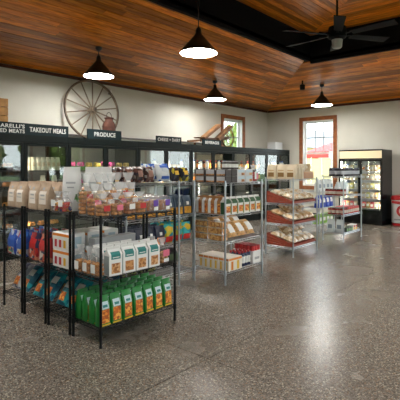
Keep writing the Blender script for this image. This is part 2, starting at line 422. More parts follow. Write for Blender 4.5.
place(Kind('ceiling_fan', 'fan', fk), (FX, FY, FZ), 0, 'black six-blade ceiling fan on a long rod')
sp_k = [('housing', MB().lathe([(.05,-.15),(.07,-.14),(.075,-.02),(.04,.0)], 14).mesh('h', M_fan, smooth=True), None), ('bracket', MB().cyl((0,0,-.01),(0,0,.1), .02, n=8).mesh('b', M_fan), None)]
place(Kind('spotlight', 'spotlight', sp_k), (9.98+.9, 5.2+.55, zX(10.88)-.102), 0, 'small black spotlight on planked ceiling near the hip')

# ------------------------------------------------------------------ wall of glass-door coolers
M_cool = mat('cooler_black_green', (.004, .008, .008), .4, spec=.2)
M_coolin = mat('cooler_inside', (.20, .20, .19), .35)
M_shelfw = mat('cooler_shelf', (.05, .052, .055), .4, metal=.4)
M_cglass = clear('cooler_glass', (.90, .95, .93), .045, .015)
M_led = mat('cooler_led', (1, 1, 1), .5, emit=(1, .86, .66), es=45)
CY = 7.15; CT = 2.10
def cooler(x0, x1, nd, label):
    W = x1-x0; t = .03; D = .82
    body = MB().box(0,t,.05,D,0,CT).box(W-t,W,.05,D,0,CT).box(t,W-t,D-t,D,.0,CT).box(t,W-t,.05,D-t,CT-.05,CT)
    body.box(t,W-t,.05,D-t,0,.16)
    parts = [('cabinet', body.mesh('cabinet', M_cool), None),
             ('liner', MB().box(t+.001,W-t-.001,D-t-.012,D-t-.002,.165,CT-.055).box(t+.001,W-t-.001,.07,D-t-.013,.161,.17).mesh('liner', M_coolin), None),
             ('header', MB().box(0,W,0,.049,1.97,CT).mesh('header', M_cool), None),
             ('kickplate', MB().box(0,W,.01,.049,0,.15).mesh('kick', M_cool), None)]
    for z in SHZ:
        parts.append(('shelf', MB().box(t+.004,W-t-.004,.10,D-t-.02,z-.02,z).mesh('shelf', M_shelfw), None))
    dw = W/nd
    for k in range(nd):
        a, b = k*dw+.004, (k+1)*dw-.004; f = .05
        fr = MB().box(a,a+f,0,.045,.155,1.965).box(b-f,b,0,.045,.155,1.965).box(a+f,b-f,0,.045,.155,.155+f).box(a+f,b-f,0,.045,1.965-f,1.965)
        parts.append(('door', fr.mesh('door', M_cool), None)); di = len(parts)-1
        parts.append(('glass', MB().box(a+f,b-f,.016,.026,.155+f,1.965-f).mesh('glass', M_cglass), di))
        hx = a+.025 if k % 2 else b-.025
        parts.append(('handle', MB().cyl((hx,-.035,.85),(hx,-.035,1.35),.010,n=8).cyl((hx,-.035,.88),(hx,0,.88),.008,n=6).cyl((hx,-.035,1.32),(hx,0,1.32),.008,n=6).mesh('handle', mat('handle_grey', (.25,.26,.27), .3, metal=.7)), di))
        parts.append(('light_strip', MB().box(max(a+.004,.034),max(a+.004,.034)+.016,.052,.066,.3,1.9).mesh('led', M_led), None))
    place(Kind('glass_door_cooler', 'cooler', parts), (x0, CY, 0), 0, label, 'glass door coolers along the wall')
SHZ = [.42, .78, 1.12, 1.46, 1.72]
SHZ = [.45, .82, 1.16, 1.49]
CL = [(1.95, 3.646, 2, 'cured meats', 'black glass-door cooler at left edge of view under the meats sign'),
      (3.65, 4.496, 1, 'takeout meals', 'black single-door cooler under the TAKEOUT MEALS sign'),
      (4.50, 6.196, 2, 'produce', 'black two-door cooler under the PRODUCE sign'),
      (6.20, 7.896, 2, 'dairy', 'black two-door cooler under the CHEESE + DAIRY sign'),
      (7.90, 9.596, 2, 'wheelbarrow', 'black two-door cooler under the wooden wheelbarrow'),
      (9.60, 11.296, 2, 'window', 'black two-door cooler under the left wall window'),
      (11.30, 12.66, 2, 'corner', 'black two-door cooler in the far room corner')]
for c in CL: cooler(c[0], c[1], c[2], c[4])

# signs
M_sign = mat('sign_board', (.008, .020, .024), .6, spec=.2)
M_letter = mat('sign_letter', (.72, .74, .72), .5)
def text_mesh(body, size, bold=.0):
    cu = bpy.data.curves.new('t', 'FONT'); cu.body = body; cu.size = size; cu.extrude = .002; cu.align_x = 'CENTER'; cu.align_y = 'CENTER'
    cu.offset = bold; cu.resolution_u = 3; cu.space_character = 1.08
    o = bpy.data.objects.new('t', cu); COL.objects.link(o)
    bpy.context.view_layer.update()
    me = bpy.data.meshes.new_from_object(o.evaluated_get(bpy.context.evaluated_depsgraph_get()))
    bpy.data.objects.remove(o); return me
def serif_text(lines, W, H, big):
    # stand the text up in the XZ plane, facing -Y, fitted into W x H, with flat serifs from a wider offset
    out = []
    for i, s in enumerate(lines):
        me = text_mesh(s, 1, .018)
        xs_ = [v.co.x for v in me.vertices]; ys_ = [v.co.y for v in me.vertices]
        w0 = max(xs_)-min(xs_); h0 = max(ys_)-min(ys_); cx = (max(xs_)+min(xs_))/2; cy = (max(ys_)+min(ys_))/2
        sx = W/w0; sz = big/h0; zc = H/2 if len(lines) == 1 else H*(.70-.42*i)
        for v in me.vertices:
            x, y, z = v.co; v.co = ((x-cx)*sx, -.0135-z, zc+(y-cy)*sz)
        me.materials.clear(); me.materials.append(M_letter); out.append(me)
    return out
def sign(x0, x1, h, lines, big, label, tw=.86):
    W = x1-x0
    parts = [('board', MB().box(-W/2,W/2,-.012,.012,0,h).mesh('board', M_sign), None)]
    for me in serif_text(lines, W*tw, h, big): parts.append(('lettering', me, 0))
    place(Kind('hanging_sign', 'sign', parts), ((x0+x1)/2, CY+.03, CT+.001), 0, label, 'department signs above the coolers')
def Xat(px, Y):
    r = (px-200)/436; return Y*(.754+.657*r)/(.657-.754*r)
sign(Xat(-1, CY), Xat(27, CY)-.005, .20, ["ARELLI'S", "ED MEATS"], .065, 'dark sign with two lines of white lettering ending in MEATS', .88)
sign(Xat(27, CY), Xat(69, CY), .20, ['TAKEOUT MEALS'], .085, 'dark sign reading TAKEOUT MEALS in white capitals')
sign(Xat(88, CY), Xat(122, CY), .19, ['PRODUCE'], .085, 'dark sign reading PRODUCE below the rusty milk can', .62)
sign(Xat(157, CY), Xat(182, CY), .155, ['CHEESE + DAIRY'], .075, 'dark sign reading CHEESE + DAIRY in white capitals', .9)
sign(Xat(203, CY), Xat(222, CY), .155, ['BEVERAGES'], .075, 'small dark sign leaning in front of the wooden wheelbarrow', .72)

# ------------------------------------------------------------------ decorations on top of the coolers
M_oldw = mat('old_grey_wood', (.21, .16, .11), .7, noise=.4, nscale=14)
M_iron = mat('iron_tyre', (.06, .042, .03), .6, noise=.3, nscale=20)
def wheel_parts(R, n, mw, mi, dz, depth=.045):
    p = [('rim', MB().torus(R-.025, .020, 48, 6, (0,0,R), ry=depth*.5).mesh('rim', mw, smooth=True), None),
         ('iron_tyre', MB().torus(R-.004, .0055, 48, 6, (0,0,R), ry=depth*.5).mesh('tyre', mi, smooth=True), None),
         ('hub', MB().cyl((0,-dz,R),(0,dz,R), .055*R/.65, .075*R/.65, 16).mesh('hub', mw, smooth=True), None),
         ('hub_cap', MB().cyl((0,-dz-.03,R),(0,-dz,R), .03*R/.65, .04*R/.65, 12).mesh('cap', mi, smooth=True), 2)]
    for k in range(n):
        t = 2*PI*(k+.35)/n; c, s_ = math.cos(t), math.sin(t)
        p.append(('spoke', MB().cyl((c*.05*R/.65,0,R+s_*.05*R/.65),(c*(R-.03),0,R+s_*(R-.03)), .014*R/.65+.002, .010*R/.65+.002, 7).mesh('spoke', mw, smooth=True), None))
    return p
wk = Kind('wagon_wheel', 'wheel', wheel_parts(.66, 14, M_oldw, M_iron, .09))
o = place(wk, (Xat(91, 7.78)+.075, 7.76, CT+.008), math.radians(-4), 'large weathered wagon wheel leaning against the wall', tilt=math.radians(-7))
M_rust = mat('rusty_can', (.075, .022, .012), .75, noise=.35, nscale=12)
can = [('body', MB().lathe([(.135,0),(.14,.01),(.14,.02),(.137,.30),(.125,.35),(.085,.41),(.078,.44)], 20).mesh('body', M_rust, smooth=True), None),
       ('lid', MB().lathe([(.080,.441),(.098,.46),(.098,.475),(.06,.482)], 20).mesh('lid', M_rust, smooth=True), None),
       ('handle', MB().torus(.085, .007, 24, 6, (0,0,.50)).mesh('handle', M_iron, smooth=True), None),
       ('band', MB().torus(.139, .006, 24, 6, (0,0,.29), ax='z').mesh('band', M_rust, smooth=True), 0)]
place(Kind('milk_can', 'milk can', can), (Xat(109, 7.4), 7.4, CT+.001), .3, 'rusty red metal milk can standing behind the PRODUCE sign')
M_yw = mat('yellow_wood', (.42, .20, .045), .5, noise=.3, nscale=10)
cr = [('crate_frame', MB().box(-.3,-.26,-.2,.2,0,.62).box(.26,.3,-.2,.2,0,.62).box(-.26,.26,-.2,.2,0,.03).mesh('f', M_yw), None)]
for k in range(4): cr.append(('slat', MB().box(-.3,.3,-.215,-.2005,.03+k*.15,.165+k*.15).mesh('slat', M_yw), None))
place(Kind('wooden_crate', 'crate', cr), (Xat(5, 7.5)-.3, 7.6, CT+.001), 0, 'yellowish wooden crate on the cooler at left edge of view')
# wheelbarrow (long axis along the wall, wheel to the right)
M_bw = mat('barrow_wood', (.15, .07, .028), .55, noise=.45, nscale=11)
M_ww = mat('wheel_yellow_wood', (.36, .24, .06), .55, noise=.3, nscale=12)
bx0 = Xat(197, 7.55)
L = Xat(226, 7.55)-bx0
wp = []
for s_ in (-1, 1):
    wp.append(('handle_beam', MB().bar((-.15, s_*.22, .12), (L*.98, s_*.09, .27), .045, .055).mesh('beam', M_bw), None))
    wp.append(('leg', MB().bar((.12, s_*.21, .093), (.12, s_*.22, .004), .045, .045, up=(1,0,0)).mesh('leg', M_bw), None))
# slanted planked tray sides
def slant(x0, x1, n, nm):
    for k in range(n):
        a = Vector((x0, -.30+.0, .155)); b = Vector((x1, -.30, .54)); f0, f1 = k/n+.006, (k+1)/n-.006
        a0, a1 = a.lerp(b, f0), a.lerp(b, f1)
        wp.append((nm, MB().hexa([(a0.x, -.27, a0.z), (a1.x, -.27, a1.z), (a1.x, -.10, a1.z), (a0.x, -.10, a0.z),
                   (a0.x-.04, -.27, a0.z+.06), (a1.x-.04, -.27, a1.z+.06), (a1.x-.04, -.10, a1.z+.06), (a0.x-.04, -.10, a0.z+.06)]).mesh('board', M_bw), None))
slant(.0, .66, 3, 'board'); slant(.58, 1.16, 3, 'board')
wp.append(('bed_board', MB().box(-.05, 1.1, -.10, .10, .2, .225).mesh('bed', M_bw), None))
wr = .275
off = len(wp)
for (n_, me, pi) in wheel_parts(wr, 10, M_ww, M_iron, .06, .035):
    for v in me.vertices: v.co.x += L+.04; v.co.y -= .0
    wp.append((n_, me, None if pi is None else pi+off))
place(Kind('wheelbarrow', 'wheelbarrow', wp), (bx0, 7.52, CT+.003), 0, 'old wooden wheelbarrow with spoked yellow wheel on top of coolers')
wb = [('carton', MB().box(-.22,.22,-.15,.15,0,.24).mesh('c', mat('white_card', (.75,.76,.76), .6)), None), ('flap', MB().box(-.215,.215,-.145,-.003,.2405,.244).mesh('fl', mat('white_card', (1,1,1))), None)]
place(Kind('cardboard_box', 'box', wb), (Xat(275, 7.45), 7.45, CT+.001), 0, 'white cardboard box on the coolers in the far corner')

# ------------------------------------------------------------------ wire racks
def wire_shelf(W, D, m):
    fr = MB(); r = .004
    for z in (-.004, -.032):
        fr.cyl((-W/2,-D/2,z),(W/2,-D/2,z),r,n=6).cyl((-W/2,D/2,z),(W/2,D/2,z),r,n=6).cyl((-W/2,-D/2,z),(-W/2,D/2,z),r,n=6).cyl((W/2,-D/2,z),(W/2,D/2,z),r,n=6)
    n = 14                                     # zigzag truss wire on the long edges
    for sgn in (-1, 1):
        for k in range(n):
            xa, xb = -W/2+W*k/n, -W/2+W*(k+1)/n; z1, z2 = (-.004, -.032) if k % 2 else (-.032, -.004)
            fr.cyl((xa,sgn*D/2,z1),(xb,sgn*D/2,z2),.0028,n=4)
        for k in range(7):
            ya, yb = -D/2+D*k/7, -D/2+D*(k+1)/7; z1, z2 = (-.004, -.032) if k % 2 else (-.032, -.004)
            fr.cyl((sgn*W/2,ya,z1),(sgn*W/2,yb,z2),.0028,n=4)
    gr = MB(); nw = int(W/.026)
    for k in range(1, nw):
        x = -W/2+W*k/nw; gr.cyl((x,-D/2,-.0025),(x,D/2,-.0025),.0024,n=4)
    gr.cyl((-W/2,0,-.008),(W/2,0,-.008),.004,n=6).cyl((-W/2,-D/4,-.008),(W/2,-D/4,-.008),.003,n=6).cyl((-W/2,D/4,-.008),(W/2,D/4,-.008),.003,n=6)
    return fr.mesh('shelf_rim', m), gr.mesh('shelf_wires', m)
def rack(x0, x1, y0, y1, zs, H, m, pr, label, group, mid=None):
    W, D = x1-x0, y1-y0; parts = []
    rim, grid = wire_shelf(W-.03, D-.03, m)
    post = MB().cyl((0,0,.03),(0,0,H),pr,n=10).cyl((0,0,0),(0,0,.03),pr*1.25,pr,n=10)
    for k in range(int((H-.1)/.15)): post.cyl((0,0,.1+k*.15),(0,0,.104+k*.15),pr*1.06,n=10)
    pm = post.mesh('post', m, smooth=True)
    sl = MB().cyl((0,0,-.045),(0,0,.004),pr*1.5,pr*1.35,n=10).mesh('collar', m, smooth=True)
    r = link('wire_shelving_rack', None, None, ((x0+x1)/2, (y0+y1)/2, 0)); tag(r, label, 'shelving rack', group)
    for sx in (-1, 1):
        for sy in (-1, 1):
            link('post', pm, r, (sx*(W/2-.004), sy*(D/2-.004), 0))
    if mid:
        for sy in (-1, 1): link('post', pm, r, (mid-(x0+x1)/2, sy*(D/2-.004), 0))
    for z in zs:
        s = link('shelf', rim, r, (0, 0, z)); link('wire_grid', grid, s)
        for sx in (-1, 1):
            for sy in (-1, 1): link('collar', sl, s, (sx*(W/2-.004), sy*(D/2-.004), 0))
    return r
ZL = [.165, .585, 1.11]
XA0, XA1 = 2.25, 3.16
A = (XA0, XA1, 3.085, 3.510); B = (XA0, XA1, 3.557, 3.943); C = (XA0, XA1, 3.992, 4.420); D = (XA0, XA1, 4.469, 4.890)
gB = 'black wire racks side by side'; gC = 'chrome wire racks'
rack(*A, ZL, 1.135, M_blackm, .0128, 'black wire rack nearest the camera with green bags on bottom', gB)
rack(*B, ZL, 1.135, M_blackm, .0128, 'black wire rack holding stacked white and orange boxes', gB)
rack(*C, ZL, 1.135, M_blackm, .0128, 'black wire rack holding red and navy bags', gB)
rack(*D, ZL, 1.135, M_blackm, .0128, 'leftmost black wire rack, holding blue bags', gB)
ZT = [.17, .56, .915, 1.34]
F = (3.25, 4.45, 3.97, 4.43); E = (4.52, 5.40, 3.50, 4.07); G = (6.66, 7.56, 3.69, 4.25); Hh = (8.69, 9.66, 3.66, 4.12)
rack(*F, ZT, 1.37, M_chrome, .013, 'chrome wire rack of chip bags just behind the black racks', gC, 4.14)
rack(*E, ZT, 1.37, M_chrome, .013, 'chrome wire rack with orange-striped boxes on its bottom shelf', gC)
rack(*G, ZT, 1.37, M_chrome, .013, 'chrome wire rack holding slanted red baskets of bread', gC)
rack(*Hh, [.18, .56, .955, 1.36], 1.39, M_chrome, .013, 'chrome wire rack of red jars in front of the fridge', gC)

# ------------------------------------------------------------------ product kinds (local front faces -Y, origin at base centre)
BP = [(0,.95,.96),(.05,1,1),(.6,1,.92),(.82,.99,.42),(.90,.98,.14),(1,.98,.10)]
def bp(z):
    for (a, w0, d0), (b, w1, d1) in zip(BP[:-1], BP[1:]):
        if z <= b: t = (z-a)/(b-a); return w0+(w1-w0)*t, d0+(d1-d0)*t
    return BP[-1][1:]
def K_bag(name, cat, w, d, h, body, panels=(), clearbody=None):
    rs = []
    for (z, wf, df) in BP:
        a, b = w/2*wf, d/2*df; c = min(a, b)*.25
        rs.append([(-a+c,-b,z*h),(a-c,-b,z*h),(a,-b+c,z*h),(a,b-c,z*h),(a-c,b,z*h),(-a+c,b,z*h),(-a,b-c,z*h),(-a,-b+c,z*h)])
    parts = [('bag', MB().rings(rs).mesh('bag', body, smooth=True), None)]
    lev = 0
    for (nm, x0, x1, z0, z1, m) in panels:
        zz = [z0]+[q[0] for q in BP if z0 < q[0] < z1]+[z1]; mb = MB(); lev += 1; e = .0012*lev
        for a, b in zip(zz[:-1], zz[1:]):
            (wa, da), (wb, db) = bp(a), bp(b)
            mb.quad((x0*w*wa,-d/2*da-e,a*h),(x1*w*wa,-d/2*da-e,a*h),(x1*w*wb,-d/2*db-e,b*h),(x0*w*wb,-d/2*db-e,b*h))
        parts.append((nm, mb.mesh(nm, m), 0))
    return Kind(name, cat, parts)
def K_carton(name, cat, w, d, h, body, panels=(), side=None):       # gable-top carton
    z1 = .74*h; hw = w/2; hd = d/2
    mb = MB(); mb.hexa([(-hw,-hd,0),(hw,-hd,0),(hw,hd,0),(-hw,hd,0),(-hw,-hd,z1),(hw,-hd,z1),(hw,hd,z1),(-hw,hd,z1)])
    mb.hexa([(-hw,-hd,z1),(hw,-hd,z1),(hw,hd,z1),(-hw,hd,z1),(-hw,-.006,.92*h),(hw,-.006,.92*h),(hw,.006,.92*h),(-hw,.006,.92*h)])
    parts = [('carton', mb.mesh('carton', body), None), ('top_seal', MB().box(-hw*1.01,hw*1.01,-.004,.004,.915*h,h).mesh('seal', body), 0)]
    for i, (nm, x0, x1, za, zb, m) in enumerate(panels):
        e = .0012*(i+1); mb = MB()
        if za < .74: mb.quad((x0*w,-hd-e,za*h),(x1*w,-hd-e,za*h),(x1*w,-hd-e,min(zb,.74)*h),(x0*w,-hd-e,min(zb,.74)*h))
        if zb > .74:
            a = max(za, .74)
            f = lambda z: -hd+(hd-.006)*((z-.74)/.18)-e*1.3
            mb.quad((x0*w,f(a),a*h),(x1*w,f(a),a*h),(x1*w,f(zb),zb*h),(x0*w,f(zb),zb*h))
        parts.append((nm, mb.mesh(nm, m), 0))
    if side:
        for s_ in (-1, 1):
            x = s_*(hw+.0012); parts.append(('side_panel', MB().quad((x,-hd*.9,.03*h),(x,hd*.9,.03*h),(x,hd*.9,.7*h),(x,-hd*.9,.7*h)).mesh('side', side), 0))
    return Kind(name, cat, parts)
def K_box(name, cat, w, d, h, body, panels=(), side=()):
    c = .004; hw, hd = w/2, d/2
    ring = lambda a, b, z: [(-a+c,-b,z),(a-c,-b,z),(a,-b+c,z),(a,b-c,z),(a-c,b,z),(-a+c,b,z),(-a,b-c,z),(-a,-b+c,z)]
    parts = [('carton', MB().rings([ring(hw-c,hd-c,0), ring(hw,hd,c), ring(hw,hd,h-c), ring(hw-c,hd-c,h)]).mesh('box', body), None)]
    for i, (nm, x0, x1, z0, z1, m) in enumerate(panels):
        y = -hd-.0012*(i+1); parts.append((nm, MB().quad((x0*w,y,z0*h),(x1*w,y,z0*h),(x1*w,y,z1*h),(x0*w,y,z1*h)).mesh(nm, m), 0))
    for i, (nm, y0, y1, z0, z1, m) in enumerate(side):
        for s_ in (-1, 1):
            x = s_*(hw+.0012*(i+1)); parts.append((nm, MB().quad((x,y0*d,z0*h),(x,y1*d,z0*h),(x,y1*d,z1*h),(x,y0*d,z1*h)).mesh(nm, m), 0))
    return Kind(name, cat, parts)
def pil(w, d, h, u, v, sgn):
    t = max(0, 1-abs(u)**3.2)**.6*max(0, 1-abs(v)**2.6)**.75
    pinch = 1-.05*(1-abs(v)**2)
    return (u*w/2*pinch, sgn*(t*d/2+.002), (v+1)/2*h)
def K_pillow(name, cat, w, d, h, body, panels=(), contents=None):
    N, Mv = 8, 10; mb = MB()
    for sgn in (-1, 1):
        for i in range(N):
            for j in range(Mv):
                u0, u1 = -1+2*i/N, -1+2*(i+1)/N; v0, v1 = -1+2*j/Mv, -1+2*(j+1)/Mv
                q = [pil(w,d,h,u0,v0,sgn), pil(w,d,h,u1,v0,sgn), pil(w,d,h,u1,v1,sgn), pil(w,d,h,u0,v1,sgn)]
                mb.quad(*(q if sgn < 0 else q[::-1]))
    parts = [('bag', mb.mesh('bag', body, smooth=False), None)]
    for i, (nm, x0, x1, z0, z1, m) in enumerate(panels):
        mb = MB(); n = 5; e = .0025*(i+1)
        for a in range(n):
            for b in range(n):
                P = lambda s, t: (lambda p: (p[0], p[1]-e, p[2]))(pil(w,d,h,2*(x0+(x1-x0)*s/n),-1+2*(z0+(z1-z0)*t/n),-1))
                mb.quad(P(a,b), P(a+1,b), P(a+1,b+1), P(a,b+1))
        parts.append((nm, mb.mesh(nm, m), 0))
    if contents:
        mb = MB(); rnd = random.Random(3)
        for k in range(16):
            u, v = rnd.uniform(-.7,.7), rnd.uniform(-.8,.8)
            c = Vector((u*w/2, rnd.uniform(-.2,.2)*d, (v+1)/2*h)); r = min(w,h)*.09
            mb.lathe([(r*.5,-r),(r,-r*.3),(r,r*.3),(r*.5,r)], 6, c=c, sy=.6)
        parts.append(('contents', mb.mesh('contents', contents), None))
    return Kind(name, cat, parts)
M_film = clear('cello_film', (.98,.98,.98), .01, .30, haze=.05, ior=1.45)
M_filmtop = clear('cello_film_gathered', (.95,.96,.96), .05, .30, haze=.30, ior=1.45)
def K_cello(name, cat, w, d, h, food, panels=(), tie=None, fill=.5, seed=1):     # gathered clear bag of cookies
    rnd = random.Random(seed)
    pr = [(.86,0),(1,.04),(1,.45),(.86,.58),(.42,.70),(.26,.76),(.55,.86),(.82,1.0)]
    rs = []
    for (f, z) in pr:
        ring = []
        for i in range(12):
            t = 2*PI*i/12; q = (abs(math.cos(t))**4+abs(math.sin(t))**4)**-.25
            wob = 1+(rnd.uniform(-.16,.16) if z > .5 else rnd.uniform(-.02,.0)); 
            ring.append((w/2*f*q*math.cos(t)*wob, d/2*f*q*math.sin(t)*wob*(.55 if z > .8 else 1), z*h))
        rs.append(ring)
    mb = MB(); cols = 2 if w > .1 else 1
    nl = max(2, int(h*fill/.035))
    for k in range(nl):
        for cx in ([-w*.22, w*.22] if cols == 2 else [0]):
            for cy in (-d*.2, d*.2):
                r = min(w/cols, d/1.2)*.40; z = .012+k*(h*fill-.02)/nl
                c = (cx+rnd.uniform(-.006,.006), cy+rnd.uniform(-.006,.006), z)
                mb.lathe([(r*.8,0),(r,.008),(r*.9,.022),(r*.4,.030)], 8, c=c)
    parts = [('film_bag', MB().rings(rs[:5], capt=False).mesh('film', M_film, smooth=True), None), ('cookies', mb.mesh('cookies', food), None), ('gathered_top', MB().rings(rs[4:], capb=False, capt=False).mesh('film_top', M_filmtop, smooth=True), 0)]
    for i, (nm, x0, x1, z0, z1, m) in enumerate(panels):
        y = -d/2*1.0-.003-.0012*i; parts.append((nm, MB().box(x0*w,x1*w,y-.0008,y,z0*h,z1*h).mesh(nm, m), 0))
    if tie: parts.append(('tie', MB().lathe([(w*.17,h*.735),(w*.18,h*.75),(w*.17,h*.775)], 10, sy=d/w).mesh('tie', tie), 0))
    return Kind(name, cat, parts)
M_dome = clear('clamshell_plastic', (.98,.98,.98), .03, .2, haze=.12)
def K_clam(name, cat, w, d, h, food, label):
    rnd = random.Random(5); mb = MB()
    for cx in (-.25,.25):
        for cz in range(3):
            mb.lathe([(w*.16,0),(w*.19,.02),(w*.12,.035)], 8, c=(cx*w*.8, rnd.uniform(-.01,.01), .012+cz*h*.2))
    parts = [('dome', MB().lathe([(w*.5,.02),(w*.5,h*.55),(w*.46,h*.82),(w*.3,h*.97),(w*.1,h)], 20, sy=d/w, power=3.5, capb=False).mesh('dome', M_dome, smooth=True), None),
             ('tray', MB().lathe([(w*.44,0),(w*.50,.012),(w*.505,.019)], 20, sy=d/w, power=3.5).mesh('tray', M_dome), None), ('baked_goods', mb.mesh('food', food), None),
             ('label', MB().box(-w*.2,w*.2,-d/2-.004,-d/2-.002,h*.38,h*.75).mesh('label', label), 0),
             ('price_sticker', MB().box(-w*.16,w*.16,-d/2-.004,-d/2-.002,h*.12,h*.32).mesh('price', M_white), 0)]
    return Kind(name, cat, parts)
def K_jar(name, cat, r, h, body, lid, label, neck=.75):
    parts = [('jar', MB().lathe([(r*.95,0),(r,.004),(r,h*.74),(r*.9,h*.80),(r*neck,h*.86)], 12).mesh('jar', body, smooth=True), None),
             ('lid', MB().lathe([(r*neck*1.06,h*.861),(r*neck*1.08,h*.98),(r*neck,h)], 12).mesh('lid', lid, smooth=True), None),
             ('label', MB().lathe([(r*1.015,h*.2),(r*1.015,h*.64)], 12, capb=False, capt=False).mesh('label', label, smooth=True), 0)]
    return Kind(name, cat, parts)
def K_tray(name, cat, w, d, h, tray, food, film=None):      # shallow tray with heaped food
    rnd = random.Random(11); mb = MB()
    for k in range(7):
        r = min(w,d)*.2; mb.lathe([(r*.7,0),(r,h*.25),(r*.8,h*.5),(r*.3,h*.62)], 7, c=(rnd.uniform(-.3,.3)*w, rnd.uniform(-.25,.25)*d, h*.38))
    hw, hd = w/2, d/2
    return Kind(name, cat, [('tray', MB().hexa([(-hw*.85,-hd*.85,0),(hw*.85,-hd*.85,0),(hw*.85,hd*.85,0),(-hw*.85,hd*.85,0),(-hw,-hd,h*.45),(hw,-hd,h*.45),(hw,hd,h*.45),(-hw,hd,h*.45)]).mesh('tray', tray), None), ('food', mb.mesh('food', food), None)])

M_white = mat('print_white', (.78,.78,.76), .45)
M_cream = mat('cream_paper', (.66,.56,.40), .55, noise=.08, nscale=20)
M_kraft = mat('kraft_paper', (.46,.34,.24), .7, noise=.15, nscale=25)
M_green = mat('green_foil', (.010,.19,.028), .35, noise=.25, nscale=14)
M_teal = printmat('teal_foil', [(.008,.19,.26),(.01,.30,.36),(.006,.10,.16),(.03,.40,.42)], 16, .3)
M_navy = mat('navy_foil', (.010,.016,.045), .35)
M_red = mat('print_red', (.50,.022,.022), .4)
M_orange = mat('print_orange', (.72,.22,.02), .45)
M_yellow = mat('print_yellow', (.75,.45,.03), .45)
M_blue = mat('print_blue', (.015,.09,.42), .4)
M_pink = mat('print_pink', (.72,.16,.24), .45)
M_purple = mat('print_purple', (.13,.05,.36), .45)
M_tealp = mat('print_teal', (.02,.20,.19), .45)
M_cook = mat('cookie', (.52,.23,.06), .75, noise=.4, nscale=45)
M_cook2 = mat('cookie_dark', (.38,.13,.03), .75, noise=.4, nscale=45)
M_pic = printmat('food_picture', [(.72,.24,.03),(.55,.13,.02),(.85,.42,.08),(.38,.09,.02)], 45)
M_pic2 = printmat('cookie_picture', [(.42,.17,.05),(.58,.28,.10),(.30,.11,.03),(.66,.40,.20)], 45)
M_pic3 = printmat('golden_cookies', [(.62,.33,.10),(.50,.23,.06),(.72,.44,.18),(.34,.14,.04)], 38)
M_art = printmat('mixed_print', [(.55,.05,.04),(.03,.05,.2),(.7,.35,.05),(.7,.68,.6),(.05,.25,.1)], 26)
M_bluart = printmat('blue_print', [(.012,.06,.34),(.03,.16,.55),(.55,.6,.66),(.5,.04,.04)], 14)
M_redart = printmat('red_print', [(.50,.03,.025),(.32,.015,.02),(.02,.02,.06),(.65,.30,.18)], 14)
M_navart = printmat('navy_print', [(.012,.016,.05),(.02,.03,.08),(.5,.08,.03),(.55,.50,.45)], 22)
M_grey = mat('grey_plastic', (.33,.34,.35), .4)
M_brown = mat('brown_pack', (.16,.07,.028), .5, noise=.3, nscale=20)
M_leaf = mat('leaf_green', (.05,.22,.03), .5, noise=.4, nscale=25)

# ------------------------------------------------------------------ products on the black racks
def rowlabel(what, i, n, row=None, where=''):
    s = what+', '+ordn(i, n)
    if row is not None: s += ' in '+ROW[row]
    return (s+' '+where).strip()
WX = -PI/2         # face -X (towards the ends of the black racks)
e = .001
# rack A bottom: green snack bags
k_green = K_bag('snack_bag', 'snack bag', .112, .088, .262, M_green, [('label', -.34, .34, .56, .80, mat('label_paleblue', (.52,.66,.70), .4)), ('picture', -.36, .36, .10, .55, M_pic), ('logo', -.22, .22, .62, .70, M_tealp), ('edge_stripe', -.44, .44, .02, .07, M_yellow)])
for r in range(4):
    for i in range(7):
        place(k_green, (2.322+i*.1275+random.uniform(-.004,.004), 3.152+r*.105, ZL[0]+e), random.uniform(-.07,.07), rowlabel('green snack bag', i, 7, r, 'on bottom shelf of nearest rack'), 'green snack bags on the bottom shelf')
# rack A middle
k_ct = K_carton('cookie_carton', 'cookie bag', .138, .085, .25, M_white, [('label', -.36, .36, .58, .84, M_tealp), ('picture', -.34, .34, .08, .44, M_pic2), ('lettering', -.26, .26, .63, .66, M_white)], mat('side_greyblue', (.35,.42,.43), .5))
ck = [2.435, 2.59, 2.745, 2.90]
for r in range(3):
    for i, x in enumerate(ck):
        if r == 2 and i > 2: continue
        place(k_ct, (x+random.uniform(-.004,.004), 3.152+r*.103, ZL[1]+e), random.uniform(-.06,.06), rowlabel('white gabled cookie bag', i, 4 if r < 2 else 3, r, 'on middle shelf'), 'white cookie bags on the middle shelf')
k_ck = K_cello('cookie_bag', 'cookie bag', .125, .10, .25, M_cook, [('label', -.25, .25, .15, .45, M_white)], None, .55, 2)
for i, y in enumerate((3.20, 3.325, 3.45)):
    place(k_ck, (2.302, y, ZL[1]+e), WX, 'clear bag of golden cookies on middle shelf, rack end, %s from the front post' % ORD[i], 'clear cookie bags at the rack end')
k_pk = K_cello('candy_bag', 'candy bag', .125, .11, .25, M_cook, [('label', -.38, .38, .30, .56, M_pink), ('price_label', -.3, .3, .08, .22, M_white)], M_white, .5, 4)
place(k_pk, (3.055, 3.17, ZL[1]+e), .1, 'clear bag with pink label at right end of middle shelf')
place(K_cello('candy_bag', 'candy bag', .125, .11, .25, M_white, [('label', -.35, .35, .2, .5, M_white)], M_white, .5, 6), (3.04, 3.31, ZL[1]+e), 0, 'pale clear bag standing behind the pink-labelled candy bag')
place(K_box('storage_box', 'box', .50, .10, .29, M_grey, [('label', -.3, .3, .6, .8, M_white)]), (2.68, 3.475, ZL[1]+e), 0, 'grey box standing at back of the middle shelf')
